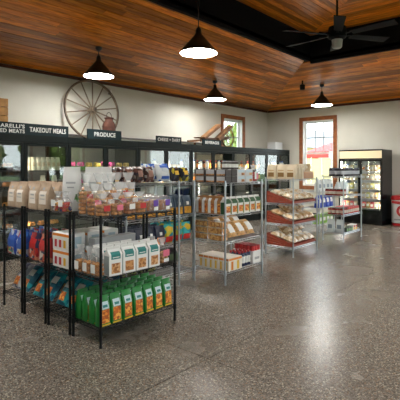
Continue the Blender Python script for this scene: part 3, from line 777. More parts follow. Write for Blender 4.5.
# rack A top: cello bags of cookies, low in front and taller behind
lab = [M_red, M_pink, M_white, M_white]
kinds = []
for j, (h, lm, fd, sd) in enumerate([(.205, M_red, M_cook, 1), (.205, M_pink, M_cook, 2), (.205, M_white, M_cook2, 3), (.29, M_pink, M_cook, 4), (.29, M_white, M_cook, 5), (.38, M_red, M_cook, 6), (.38, M_white, M_cream, 7)]):
    kinds.append(K_cello('cookie_bag', 'cookie bag', .132, .115, h, fd, [('label', -.26, .26, .26, .50, lm)], M_white if j % 2 else mat('gold_tie', (.5,.33,.12), .4), .60, sd))
nm = {0:'red-labelled', 1:'pink-labelled', 2:'white-labelled'}
for i, (x, kk) in enumerate(((2.325, 0), (2.466, 1), (2.607, 2), (2.748, 0))):
    place(kinds[kk], (x, 3.158, ZL[2]+e), random.uniform(-.1,.1), rowlabel(nm[kk]+' clear cookie bag', i, 4, 0, 'on top of nearest rack'), 'cookie bags on the top shelf')
for i, (x, kk) in enumerate(((2.325, 3), (2.466, 4), (2.607, 3), (2.748, 4))):
    place(kinds[kk], (x, 3.285, ZL[2]+e), random.uniform(-.1,.1), rowlabel(('pink' if kk == 3 else 'white')+'-labelled clear cookie bag', i, 4, 1, 'on top of nearest rack'), 'cookie bags on the top shelf')
for i, (x, kk) in enumerate(((2.325, 5), (2.466, 6), (2.607, 5), (2.748, 4))):
    place(kinds[kk], (x, 3.412, ZL[2]+e), random.uniform(-.1,.1), rowlabel('tall clear cookie bag', i, 4, 2, 'on top of nearest rack'), 'cookie bags on the top shelf')
k_cl = K_clam('clamshell_pack', 'clamshell', .150, .13, .155, M_cook2, M_purple)
for r in range(3):
    for i in range(2):
        place(k_cl, (2.905+i*.160, 3.165+r*.137, ZL[2]+e), 0, rowlabel('clamshell with purple label', i, 2, r, 'on top of nearest rack'), 'clamshells with purple labels')
# rack B
k_bx = K_box('food_box', 'box', .30, .17, .165, M_white, [('orange_band', -.48, .48, .80, .95, M_orange), ('figure', -.36, -.23, .16, .60, M_red), ('figure', -.10, .03, .16, .60, M_red), ('figure', .16, .29, .16, .60, M_yellow)], [('side_print', -.25, .25, .15, .8, mat('box_side_blue', (.42,.55,.62), .5))])
for c, x in enumerate((2.36, 2.56, 2.76)):
    for t in range(2):
        place(k_bx, (x, 3.75, ZL[1]+e+t*.167), WX, ('upper' if t else 'lower')+' white box with orange band and red figures, '+ORD[c]+' from rack end', 'white and orange boxes')
k_lo = K_box('food_box', 'box', .16, .17, .24, mat('pale_blue_card', (.50,.60,.66), .5), [('label', -.4, .4, .3, .8, M_white)])
place(k_lo, (2.94, 3.68, ZL[1]+e), 0, 'pale blue box behind the white and orange boxes')
k_tl = K_pillow('chip_bag', 'chip bag', .185, .085, .30, M_teal, [('label', -.30, .30, .55, .80, M_white), ('picture', -.25, .25, .12, .40, M_pic)])
k_gy = K_pillow('chip_bag', 'chip bag', .185, .085, .30, printmat('white_navy_foil', [(.5,.5,.52),(.35,.36,.4),(.05,.06,.12)], 14, .3), [('label', -.30, .30, .5, .80, M_navy), ('picture', -.25, .25, .10, .40, M_pic)])
TLT = math.radians(-38)
for (rn, ys_, zz) in (('B', (3.657, 3.847), 0), ('C', (4.107, 4.307), 0), ('D', (4.582, 4.782), 0)):
    for c, x in enumerate((2.335, 2.50, 2.665)):
        for q, y in enumerate(ys_):
            kk = k_gy if rn == 'D' and q == 1 else k_tl
            d = {'B':'white-box', 'C':'red-bag', 'D':'leftmost'}[rn]
            place(kk, (x, y, ZL[0]+.03), WX, '%s chip bag leaning on bottom shelf of %s rack, %s side, %s' % ('grey' if kk is k_gy else 'teal', d, 'left' if q else 'right', ROW[c]), 'leaning chip bags on the bottom shelves', tilt=TLT)
k_w = K_bag('paper_bag', 'paper bag', .17, .10, .44, mat('white_paper', (.66,.66,.66), .55), [('lettering', -.28, .28, .62, .66, M_grey), ('lettering', -.2, .2, .52, .55, M_grey)])
place(k_w, (2.46, 3.85, ZL[2]+e), WX+.7, 'tall white paper bag on black racks, left of two')
place(k_w, (2.60, 3.68, ZL[2]+e), WX+.7, 'tall white paper bag on black racks, right of two')
place(k_w, (2.81, 3.80, ZL[2]+e), WX+.7, 'tall white paper bag on black racks, behind the front two')
k_cb = K_cello('fruit_bag', 'candy bag', .125, .11, .20, M_art, [('label', -.3, .3, .3, .6, M_white)], M_white, .55, 8)
for i, y in enumerate((3.872, 3.74)): place(k_cb, (2.32, y, ZL[2]+e), WX, 'clear bag of mixed coloured sweets at rack end, %s one' % ('left' if i == 0 else 'right'), 'bags of mixed sweets')
lf = MB(); rnd = random.Random(9)
for q in range(46):
    t = rnd.uniform(0, 2*PI); ph = rnd.uniform(.2, 1.4); r = .085; c = Vector((math.cos(t)*math.cos(ph)*r, math.sin(t)*math.cos(ph)*r*.8, .10+math.sin(ph)*.10))
    u = Vector((math.cos(t+1), math.sin(t+1), rnd.uniform(-.4,.4)))*.016; v = Vector((rnd.uniform(-.6,.6), rnd.uniform(-.6,.6), 1))*.020
    lf.quad(c-u-v*.3, c+u*.6-v, c+u+v*.4, c-u*.5+v)
place(Kind('leafy_herb_pack', 'herb pack', [('leaves', lf.mesh('leaves', M_leaf), None), ('sleeve', MB().lathe([(.04,0),(.06,.1),(.085,.16)], 10, capt=False).mesh('sleeve', M_dome), None)]), (2.44, 3.625, ZL[2]+e), 0, 'bunch of green leaves in clear sleeve among the cookie bags')
for i, (x, y) in enumerate(((3.02, 3.65), (3.02, 3.84), (2.82, 4.12), (2.82, 4.30))):
    place(kinds[6 if i % 2 else 5], (x, y, ZL[2]+e), WX+.6, rowlabel('tall clear cookie bag behind the heap', i, 4, None, 'toward the coolers'), 'cookie bags behind the heap')
# racks C and D: kraft bags on top, red and blue bags in the middle
k_kr = K_bag('coffee_bag', 'kraft bag', .19, .095, .275, M_kraft, [('label', -.34, .34, .22, .70, mat('label_cream', (.68,.62,.55), .5)), ('lettering', -.2, .2, .52, .58, M_grey), ('lettering', -.24, .24, .40, .43, M_grey), ('seal_sticker', -.1, .1, .74, .84, M_grey)])
for c, x in enumerate((2.325, 2.43, 2.535, 2.64)):
    for i, y in enumerate((4.781, 4.581, 4.306, 4.106)):
        place(k_kr, (x+random.uniform(-.003,.003), y, ZL[2]+e), WX+random.uniform(-.03,.03), rowlabel('kraft bag with cream label', i, 4, c, 'on top of black racks'), 'kraft paper bags on the top shelf')
k_bl = K_bag('snack_bag', 'snack bag', .19, .10, .26, M_bluart, [('label', -.35, .35, .3, .75, M_blue), ('picture', -.3, .3, .08, .28, M_art)])
k_rd = K_bag('snack_bag', 'snack bag', .19, .10, .275, M_redart, [('label', -.36, .36, .45, .78, M_red), ('picture', -.3, .3, .06, .40, M_navart)])
for c, x in enumerate((2.33, 2.445, 2.56, 2.675)):
    for i, y in enumerate((4.784, 4.576)):
        place(k_bl, (x, y, ZL[1]+e), WX+random.uniform(-.06,.06), rowlabel('blue printed snack bag', i, 2, c, 'on middle shelf'), 'blue snack bags')
    for i, y in enumerate((4.31, 4.103)):
        place(k_rd, (x, y, ZL[1]+e), WX+random.uniform(-.06,.06), rowlabel('red and navy snack bag', i, 2, c, 'on middle shelf'), 'red snack bags')

# ------------------------------------------------------------------ chrome rack F: chips
M_chipd = printmat('dark_chip_print', [(.05,.025,.02),(.12,.05,.04),(.35,.30,.28),(.03,.02,.03)], 26, .25)
M_chipb = printmat('blue_chip_print', [(.60,.66,.70),(.02,.10,.45),(.45,.55,.62),(.70,.74,.76)], 11, .25)
M_chipy = printmat('dark_yellow_print', [(.015,.015,.02),(.02,.02,.03),(.55,.42,.03),(.05,.06,.03)], 14, .25)
k_f1 = K_pillow('chip_bag', 'chip bag', .15, .09, .20, M_chipd, [('label', -.25, .25, .3, .7, mat('choco_label', (.30,.15,.11), .4))])
k_f2 = K_pillow('chip_bag', 'chip bag', .235, .11, .235, M_chipb, [('label', -.3, .3, .72, .9, M_blue), ('label', -.3, .3, .1, .25, M_blue)])
k_f3 = K_pillow('chip_bag', 'chip bag', .15, .10, .19, M_chipy, [('label', -.25, .25, .4, .7, M_yellow)])
lean = math.radians(-14)
for r in range(3):
    for i, x in enumerate((3.35, 3.52, 3.69)):
        place(k_f1, (x, 4.045+r*.13, ZT[3]+.02), 0, rowlabel('dark brown chip bag', i, 3, r, 'on top of chip rack'), 'dark chip bags', tilt=lean)
    place(k_f2, (3.93, 4.045+r*.13, ZT[3]+.025), 0, 'large blue and white chip bag in %s on top of chip rack' % ROW[r], 'blue chip bags', tilt=lean)
    for i, x in enumerate((4.15, 4.33)):
        place(k_f3, (x, 4.045+r*.13, ZT[3]+.02), 0, '%s black and yellow chip bag in %s on top of chip rack' % (('left', 'right')[i], ROW[r]), 'black chip bags', tilt=lean)
k_f4 = K_bag('snack_pouch', 'snack pouch', .155, .09, .25, mat('slate_foil', (.04,.07,.11), .35), [('picture', -.42, .42, .05, .42, mat('golden_picture', (.62,.30,.03), .5, noise=.4, nscale=40)), ('logo', -.16, .16, .50, .68, M_white)])
k_f5 = K_bag('snack_pouch', 'snack pouch', .155, .09, .245, M_navy, [('picture', -.42, .42, .05, .40, printmat('fiery_print', [(.6,.10,.02),(.7,.22,.03),(.4,.04,.02)], 30)), ('logo', -.14, .14, .5, .66, M_white)])
k_f6 = K_pillow('snack_pouch', 'snack pouch', .165, .09, .245, printmat('tropical_print', [(.01,.28,.40),(.05,.45,.45),(.6,.5,.03)], 12), [('picture', -.42, .42, .06, .38, mat('print_bright_red', (.62,.03,.02), .4)), ('label', -.3, .3, .68, .86, M_yellow)])
for r in range(3):
    for i in range(7):
        x = 3.345+i*.166
        place(k_f4, (x, 4.045+r*.125, ZT[2]+e), random.uniform(-.04,.04), rowlabel('slate pouch with golden picture', i, 7, r, 'on chip rack'), 'slate pouches')
        kk = k_f5 if i < 4 else k_f6
        place(kk, (x, 4.045+r*.125, ZT[1]+(e if i < 4 else .002)), random.uniform(-.03,.03), (rowlabel('navy fiery pouch', i, 4, r) if i < 4 else rowlabel('teal and red pouch', i-4, 3, r))+' on third shelf of chip rack', 'pouches on the third shelf')
k_f7 = K_pillow('produce_bag', 'produce bag', .30, .22, .30, printmat('green_net', [(.06,.10,.02),(.22,.26,.05),(.02,.04,.02),(.40,.38,.12)], 22, .4))
k_f8 = K_pillow('charcoal_bag', 'bag', .28, .24, .27, mat('black_bag', (.010,.012,.012), .35), [('label', -.3, .3, .3, .6, mat('dull_green', (.06,.10,.04), .4))])
for i, x in enumerate((3.42, 3.74)): place(k_f7, (x, 4.15, ZT[0]+.03), 0, '%s green netted produce bag on bottom shelf of chip rack' % ('left', 'right')[i], 'green produce bags', tilt=math.radians(-25))
place(k_f8, (4.22, 4.24, ZT[0]+.03), 0, 'black bag with green label on bottom of chip rack', tilt=math.radians(-8))

# ------------------------------------------------------------------ chrome rack E
ex0, ex1, ey0, ey1 = E
k_pk1 = K_box('meal_pack', 'pack', .175, .12, .088, mat('pack_dark', (.05,.04,.04), .4), [('label', -.40, .40, .25, .92, mat('pack_silver', (.62,.64,.66), .4)), ('picture', -.40, .40, .06, .30, M_pic2)])
k_pk2 = K_box('meal_pack', 'pack', .175, .12, .088, mat('pack_silver', (1,1,1)), [('label', -.42, .42, .50, .92, mat('pack_paleblue', (.55,.68,.76), .4)), ('picture', .0, .42, .08, .46, M_pic2)])
for i, y in enumerate((3.965, 3.78, 3.595)):
    for c in range(2):
        for t in range(2):
            place(k_pk1, (ex0+.085+c*.13, y, ZT[3]+e+t*.09), WX, '%s dark meal pack, %s on left side of boxes rack top, %s' % (('lower','upper')[t], ordn(i,3), ROW[c]), 'dark meal packs')
for i in range(2):
    for t in range(2):
        place(k_pk2, (4.90+i*.19, 3.575, ZT[3]+e+t*.09), 0, '%s silver-blue meal pack, %s of two on boxes rack top' % (('lower','upper')[t], ('left','right')[i]), 'silver meal packs')
k_sm = K_jar('sauce_jar', 'jar', .035, .11, mat('smoke_jar', (.08,.07,.07), .2), M_grey, M_white)
for i in range(4): place(k_sm, (4.635+i*.085, 3.60, ZT[3]+e+.181), 0, rowlabel('small dark sauce jar', i, 4, None, 'on top of the meal packs'), 'sauce jars on the packs')
k_pkb = K_cello('candy_bag', 'candy bag', .13, .11, .24, M_red, [('label', -.4, .0, .15, .6, M_white), ('label', .05, .4, .15, .5, M_pink)], M_white, .6, 12)
place(k_pkb, (5.27, 3.575, ZT[3]+e), .1, 'clear bag of pink and red candy at right end of rack top')
for i in range(3): place(kinds[i], (4.92+i*.165, 3.74, ZT[3]+e), 0, rowlabel('clear cookie bag', i, 3, 1, 'on top of boxes rack'), 'cookie bags on the boxes rack')
k_mc = K_carton('granola_carton', 'granola bag', .105, .085, .235, mat('carton_brown', (.42,.19,.06), .5, noise=.3, nscale=20), [('label', -.50, -.05, .04, .9, M_white), ('picture', .0, .46, .12, .6, M_pic)], M_white)
k_mg = K_carton('granola_carton', 'granola bag', .125, .085, .235, M_white, [('label', -.46, .46, .62, .88, mat('dark_green_print', (.03,.10,.04), .4)), ('picture', -.36, .36, .12, .48, M_pic), ('side_stripe', .34, .5, .02, .6, mat('olive_print', (.22,.25,.05), .4))], mat('dark_green_print', (1,1,1)))
for i, y in enumerate((4.02-.03, 3.88, 3.77, 3.66)):
    for c in range(2): place(k_mc, (ex0+.075+c*.1, y, ZT[2]+e), WX, rowlabel('brown granola bag', i, 4, c, 'on left side of boxes rack'), 'brown granola bags')
for i in range(6):
    for c in range(2): place(k_mg, (4.602+i*.143, 3.555+c*.6*0+c*.0, ZT[2]+e) if c == 0 else (4.80+i*.11, 3.75, ZT[2]+e), 0, rowlabel('green granola bag', i, 6, c, 'on second shelf of boxes rack'), 'green granola bags') if (c == 0 or i < 5 and False) else None
k_ckb = K_box('cookie_box', 'cookie box', .23, .12, .085, clear('box_clear', (.97,.98,.98), .04, .1, haze=.12), [('cookie_face', -.46, .46, .10, .90, M_pic3)], [('cookie_side', -.42, .42, .12, .88, M_pic3)])
for i, y in enumerate((3.935, 3.68)):
    for t in range(3): place(k_ckb, (ex0+.08, y, ZT[1]+e+t*.087), WX, '%s of three stacked cookie boxes, %s stack' % (('bottom','middle','top')[t], ('left','right')[i]), 'stacked clear cookie boxes')
k_ps = K_pillow('pasta_bag', 'pasta bag', .20, .10, .25, mat('pasta_bag_brown', (.58,.33,.12), .35, noise=.55, nscale=45), [('label', -.30, .34, .18, .72, M_white)])
tl2 = math.radians(-42)
for i in range(3):
    place(k_ps, (4.785+i*.215, 3.575, ZT[1]+.035), 0, rowlabel('brown pasta bag with white label', i, 3, 0, 'on third shelf'), 'pasta bags', tilt=tl2)
    place(k_ps, (4.785+i*.215, 3.785, ZT[1]+.095), 0, rowlabel('brown pasta bag with white label', i, 3, 1, 'on third shelf'), 'pasta bags', tilt=tl2)
M_wo = mat('white_orange_box', (.78,.72,.62), .5)
k_wo = K_box('striped_box', 'box', .085, .30, .175, M_wo, [('orange_stripe', -.46, .46, .80, .95, M_orange), ('orange_stripe', -.15, .2, .1, .7, M_yellow)], [('orange_stripe', -.48, .48, .80, .95, M_orange), ('orange_block', -.32, -.16, .08, .72, M_orange), ('orange_block', .1, .26, .08, .72, M_yellow)])
for i in range(6): place(k_wo, (ex0+.19, 4.01-.055-i*.0875, ZT[0]+e), WX, rowlabel('white box with orange stripes', i, 6, None, 'on bottom shelf of boxes rack'), 'orange-striped boxes')
k_bt = K_jar('juice_bottle', 'bottle', .032, .21, mat('navy_bottle', (.02,.03,.08), .25), M_red, M_white, .45)
for i in range(4):
    for c in range(3): place(k_bt, (4.905+i*.07, 3.55+c*.075, ZT[0]+e), 0, rowlabel('dark bottle with white label', i, 4, c, 'beside striped boxes'), 'bottles on the bottom shelf')
k_rt = K_box('jar_case', 'case', .20, .17, .175, M_white, [('print', -.3, .3, .3, .5, M_grey)], [('print', -.3, .3, .3, .5, M_grey)])
k_rl = K_jar('jam_jar', 'jar', .033, .075, M_red, mat('lid_red', (.30,.012,.018), .35), M_red, .95)
place(k_rt, (5.285, 3.60, ZT[0]+e), 0, 'white case at right end of boxes rack bottom shelf')
place(k_rt, (5.285, 3.79, ZT[0]+e), 0, 'white case standing behind the front white case')
for c in range(5):
    for i in range(3): place(k_rl, (5.217+i*.068, 3.55+c*.068, ZT[0]+.178), 0, rowlabel('red-lidded jam jar', i, 3, c, 'on the white cases'), 'jam jars on the cases')

# ------------------------------------------------------------------ chrome rack G: bread
gx0, gx1, gy0, gy1 = G
M_bask = mat('basket_red', (.30,.050,.022), .55, noise=.35, nscale=28)
SA = math.radians(14)
def basket(z, label):
    W, Dp = .83, .50; x0, x1, y0, y1 = -W/2, W/2, -Dp/2, Dp/2; p = []
    zf, zb = .02, .02+Dp*math.tan(SA); t = .012
    p.append(('base', MB().hexa([(x0,y0,zf-.018),(x1,y0,zf-.018),(x1,y1,zb-.018),(x0,y1,zb-.018),(x0,y0,zf),(x1,y0,zf),(x1,y1,zb),(x0,y1,zb)]).mesh('base', M_bask), None))
    for k in range(4):                       # slatted sides that rise to the back
        f0, f1 = k/4, (k+1)/4-.04
        za = lambda f: .003+f*.042; zc = lambda f: .003+f*(zb+.065)
        for xa, xb in ((x0-t, x0-.001), (x1+.001, x1+t)):
            p.append(('side_slat', MB().hexa([(xa,y0,za(f0)),(xb,y0,za(f0)),(xb,y1,zc(f0)),(xa,y1,zc(f0)),(xa,y0,za(f1)),(xb,y0,za(f1)),(xb,y1,zc(f1)),(xa,y1,zc(f1))]).mesh('slat', M_bask), None))
    for k in range(2): p.append(('front_slat', MB().box(x0-t,x1+t,y0-t,y0-.001,.003+k*.021,.021+k*.021).mesh('slat', M_bask), None))
    p.append(('back_panel', MB().box(x0-t,x1+t,y1+.001,y1+t,.003,zb+.06).mesh('back', M_bask), None))
    for sx in (-1, 1): p.append(('foot_strip', MB().box(sx*.3-.012,sx*.3+.012,y1-.03,y1,0,zb-.02).mesh('foot', M_bask), None))
    place(Kind('bread_basket', 'basket', p), ((gx0+gx1)/2, (gy0+gy1)/2, z+e), 0, label, 'slanted red baskets')
    return (gx0+gx1)/2, (gy0+gy1)/2, z+e+.02+Dp/2*math.tan(SA)
M_loaf = printmat('bagged_bread', [(.70,.50,.28),(.58,.36,.17),(.80,.68,.48),(.45,.24,.09)], 20, .3)
M_loafw = printmat('bagged_rolls', [(.78,.68,.52),(.84,.78,.66),(.66,.48,.28),(.46,.32,.16)], 24, .3)
k_lf = K_pillow('bread_bag', 'bread bag', .19, .11, .24, M_loafw, [('label', -.22, .22, .35, .65, M_white)])
k_lb = K_pillow('bread_bag', 'bread bag', .19, .12, .24, M_loaf, [('label', -.25, .25, .30, .70, M_cream)])
th = -(PI/2-SA); nrm = Vector((0, -math.sin(SA), math.cos(SA))); slp = Vector((0, math.cos(SA), math.sin(SA)))
for b, (z, wd) in enumerate(((ZT[2], 'upper'), (ZT[1], 'middle'), (ZT[0], 'lowest'))):
    cx, cy, cz = basket(z, wd+' slanted red basket full of bread bags'); c0 = Vector((cx, cy, cz))
    for r in range(2):
        for i in range(4):
            kk = k_lb if (b == 1 and (i > 1 or r)) else k_lf; dd = .11 if kk is k_lf else .12
            p0 = c0+slp*(-.249+r*.25)+nrm*(dd/2+.006)
            place(kk, (cx-.302+i*.201, p0.y, p0.z), 0, rowlabel('pale bread bag', i, 4, r, 'in the '+wd+' red basket'), 'bread bags in the baskets', tilt=th)
    if b != 0:
        for i in range(3):
            p0 = c0+slp*(-.12)+nrm*(.12+.062)
            place(k_lb, (cx-.2+i*.201, p0.y+.06, p0.z+.02), 0, rowlabel('golden bread bag on top', i, 3, None, 'in the '+wd+' basket'), 'bread bags in the baskets', tilt=th)
k_cr = K_bag('flour_bag', 'flour bag', .185, .10, .255, M_cream, [('label', -.32, .32, .14, .44, mat('label_brown', (.20,.10,.02), .5)), ('lettering', -.3, .3, .55, .62, mat('label_tan', (.45,.30,.14), .5))])
for c in range(3):
    for i, y in enumerate((4.15, 3.95, 3.765)):
        place(k_cr, (gx0+.075+c*.112, y, ZT[3]+e), WX, rowlabel('cream bag with brown label', i, 3, c, 'on top of bread rack'), 'cream paper bags')
k_tr = Kind('wooden_tray', 'tray', [('tray', MB().box(-.19,.19,-.22,.22,0,.012).box(-.19,.19,-.22,-.208,.012,.125).box(-.19,.19,.208,.22,.012,.13).box(-.19,-.178,-.208,.208,.012,.125).box(.178,.19,-.208,.208,.012,.085).mesh('tray', mat('tray_tan', (.40,.17,.055), .5, noise=.2, nscale=20)), None),
      ('rim', MB().box(-.192,.192,-.224,-.2205,.105,.128).mesh('rim', mat('tray_rim', (.50,.26,.10), .5)), None)])
place(k_tr, (gx1-.24, 3.96, ZT[3]+e), 0, 'tan wooden tray on right end of bread rack top')
for i in range(3): place(k_lf, (gx1-.355+i*.115, 3.80+.05, ZT[3]+.014+.012), PI/2-.0, 'pale bread bag, %s of three standing in the tan tray' % ('left','middle','right')[i], 'bread bags in the tray') if i < 3 else None

# ------------------------------------------------------------------ chrome rack H: jars
hx0, hx1, hy0, hy1 = Hh
ZH = [.18, .56, .955, 1.36]
k_dk = K_jar('sauce_bottle', 'bottle', .034, .17, mat('dark_sauce', (.018,.016,.025), .2), mat('blue_lid', (.05,.06,.10), .3), mat('sauce_label', (.50,.52,.58), .4), .7)
k_rj = K_jar('preserve_jar', 'jar', .040, .135, mat('red_preserve', (.28,.02,.015), .2), mat('dark_lid', (.05,.01,.01), .3), mat('jar_label', (.60,.50,.42), .5), .9)
k_rs = K_jar('preserve_jar', 'jar', .040, .135, mat('red_salsa', (.48,.05,.03), .25), M_red, mat('jar_label', (1,1,1)), .9)
for r in range(3):
    for i in range(8): place(k_dk, (hx0+.075+i*.117, hy0+.055+r*.13, ZH[3]+e), 0, rowlabel('dark sauce bottle', i, 8, r, 'on top of jar rack'), 'dark sauce bottles')
for r in range(5):
    for i in range(2): place(k_rj, (hx0+.075+i*.09, hy0+.06+r*.083, ZH[2]+e), 0, rowlabel('dark red jar', i, 2, r, 'on second shelf'), 'dark red jars')
for r in range(4):
    for i in range(9): place(k_rj if i < 3 else k_rs, (hx0+.075+i*.102, hy0+.065+r*.09, ZH[1]+e), 0, rowlabel('red preserve jar' if i < 3 else 'bright red salsa jar', i, 9, r, 'on third shelf of jar rack'), 'red jars on the third shelf')
k_wp = K_bag('white_pack', 'pack', .15, .10, .27, mat('white_pack', (.62,.68,.70), .4), [('label', -.3, .3, .3, .6, mat('label_slate', (.20,.26,.32), .4))])
for i in range(2): place(k_wp, (hx0+.10+i*.0, hy0+.12+i*.2, ZH[0]+e), WX, '%s white pack on bottom shelf of jar rack' % ('right','left')[i], 'white packs')
k_wq = K_bag('white_pack', 'pack', .15, .10, .27, mat('white_pack', (1,1,1)), [('label', -.3, .3, .3, .6, M_white)])
for i in range(3): place(k_wq, (hx0+.40+i*.2, hy0+.3, ZH[2]+e), 0, rowlabel('white pack', i, 3, None, 'at back of second shelf of jar rack'), 'white packs')
k_sb = K_box('snack_box', 'box', .10, .14, .12, M_white, [('print', -.4, .4, .1, .5, M_yellow), ('print', -.4, .4, .55, .9, M_red)])
k_sg = K_box('snack_box', 'box', .10, .14, .09, mat('dark_snack', (.03,.05,.03), .4), [('print', -.4, .4, .2, .8, mat('green_print', (.12,.28,.04), .4))])
for i in range(3): place(k_sg, (hx0+.28+i*.115, hy0+.10, ZH[0]+e), 0, rowlabel('small green box', i, 3, None, 'on bottom shelf of jar rack'), 'small boxes on the bottom shelf')
for i in range(2): place(k_sb, (hx0+.635+i*.115, hy0+.10, ZH[0]+e), 0, '%s white and yellow box on bottom shelf of jar rack' % ('left','right')[i], 'small boxes on the bottom shelf')

rack(9.75, 10.6, 4.70, 5.15, [.17, .56, .95], 1.0, M_chrome, .013, 'low chrome wire rack behind the jar rack, near the window', gC)
k_bp = K_bag('blue_pack', 'pack', .20, .12, .30, mat('royal_blue', (.015,.06,.42), .35), [('label', -.3, .3, .4, .75, M_white)])
k_gp = K_box('green_pack', 'pack', .20, .16, .22, mat('lime_print', (.22,.45,.05), .4), [('label', -.35, .35, .3, .7, M_white)])
k_tp = K_bag('white_pack', 'pack', .20, .12, .30, mat('white_pack', (1,1,1)), [('label', -.3, .3, .3, .6, mat('label_slate', (1,1,1)))])
for i, x in enumerate((9.875, 10.09, 10.305, 10.52)):
    place(k_tp, (x, 4.80, .951), 0, rowlabel('white pack', i, 4, None, 'on top of the low rack'), 'packs on the low rack')
    place(k_bp, (x, 4.80, .561), 0, rowlabel('royal blue pack', i, 4, None, 'on the low rack'), 'packs on the low rack')
    place(k_gp, (x, 4.82, .171), 0, rowlabel('lime green pack', i, 4, None, 'on bottom of the low rack'), 'packs on the low rack')
# ------------------------------------------------------------------ free-standing double-door fridge against the right wall
M_fr = mat('fridge_black', (.004, .005, .006), .2, spec=.3)
M_head = mat('fridge_header_panel', (.80, .66, .42), .4, emit=(1, .80, .50), es=.22)
M_fin = mat('fridge_inside', (.66, .68, .68), .5)
M_fled = mat('fridge_led', (1,1,1), .5, emit=(1, .95, .86), es=24)
M_fglass = clear('fridge_glass', (.93, .95, .95), .03, .02)
fx, fy0, fy1 = 11.79, 3.92, 5.10
def fridge():
    W, Dp, T = fy1-fy0, .80, 2.02; t = .035      # local: front at y=0 facing -Y, x from 0 to W
    b = MB().box(0,t,.03,Dp,.0,T).box(W-t,W,.03,Dp,.0,T).box(t,W-t,Dp-t,Dp,.0,T).box(t,W-t,.03,Dp-t,T-.27,T).box(t,W-t,.03,Dp-t,.02,.36)
    p = [('cabinet', b.mesh('cab', M_fr), None),
         ('liner', MB().box(t+.001,W-t-.001,Dp-t-.012,Dp-t-.001,.362,T-.272).box(t+.001,t+.006,.05,Dp-t-.013,.362,T-.272).box(W-t-.006,W-t-.001,.05,Dp-t-.013,.362,T-.272).mesh('liner', M_fin), None),
         ('header_panel', MB().box(.02,W-.02,0,.029,T-.235,T-.035).mesh('head', M_head), None),
         ('header_frame', MB().box(0,W,-.004,.029,T-.034,T).box(0,W,-.004,.029,T-.27,T-.236).mesh('hf', M_fr), None),
         ('grille', MB().box(0,W,.005,.029,.03,.345).mesh('gr', M_fr), None)]
    for k in range(5): p.append(('louvre', MB().box(.06,W-.06,-.006,.004,.07+k*.05,.092+k*.05).mesh('lv', M_fr), 4))
    for i in range(2):
        a, c = i*W/2+.003, (i+1)*W/2-.003; f = .045
        p.append(('door', MB().box(a,a+f,-.02,.028,.35,T-.275).box(c-f,c,-.02,.028,.35,T-.275).box(a+f,c-f,-.02,.028,.35,.35+f).box(a+f,c-f,-.02,.028,T-.275-f,T-.275).mesh('door', M_fr), None)); di = len(p)-1
        p.append(('glass', MB().box(a+f,c-f,-.002,.010,.35+f,T-.275-f).mesh('glass', M_fglass), di))
        hx = c-.02 if i == 0 else a+.02
        p.append(('handle', MB().box(hx-.012,hx+.012,-.05,-.021,.8,1.3).mesh('h', M_fr), di))
        p.append(('light_strip', MB().box((t+.012) if i == 0 else (W-t-.03), (t+.03) if i == 0 else (W-t-.012), .04,.055,.42,T-.30).mesh('led', M_fled), None))
    for z in FSZ: p.append(('shelf', MB().box(t+.01,W-t-.01,.09,Dp-t-.02,z-.012,z).mesh('sh', M_vinyl), None))
    place(Kind('display_fridge', 'fridge', p), (fx, fy1, 0), WX, 'tall black double-door display fridge with lit cream header')
FSZ = [.44, .70, .95, 1.20, 1.44]
fridge()
FW_ = fy1-fy0
pal = [(.62,.55,.34), (.70,.60,.40), (.55,.30,.08), (.66,.62,.55), (.40,.26,.14), (.72,.66,.22), (.60,.10,.10), (.22,.42,.08)]
fkinds = []
for i, c in enumerate(pal):
    m = mat('chilled_%d' % i, c, .4, noise=.25, nscale=30)
    fkinds.append(K_bag('chilled_pack', 'pack', .095, .10, .17, m, [('label', -.36, .36, .25, .65, M_white if i != 3 else M_orange)]))
fb = K_jar('chilled_bottle', 'bottle', .038, .19, mat('milk_bottle', (.70,.68,.62), .3), M_blue, M_white, .5)
names = ['beige', 'cream', 'amber', 'pale', 'brown', 'lemon', 'red', 'green']
sh = ['bottom', 'second lowest', 'middle', 'second highest', 'top']
for s_, z in enumerate(FSZ):
    for i in range(10):
        lx = .09+i*.111; door = 'left' if i < 5 else 'right'
        q = {0:[6,2,6,1,2], 1:[1,5,1,2,0], 2:[1,0,5,1,1], 3:[0,4,1,0,4], 4:[3,4,0,4,3]}[s_][i % 5]
        if door == 'left' and s_ == 3 and i == 4: q = 7
        kk = fb if (door == 'left' and s_ in (2, 4) and i % 2) else fkinds[q]
        y = fy1-lx
        place(kk, (fx+.16, y, z+e), WX, '%s %s on %s fridge shelf, %s door, %s' % ('white' if kk is fb else names[q], 'bottle' if kk is fb else 'pack', sh[s_], door, ordn(i % 5, 5)), 'packs in the display fridge')
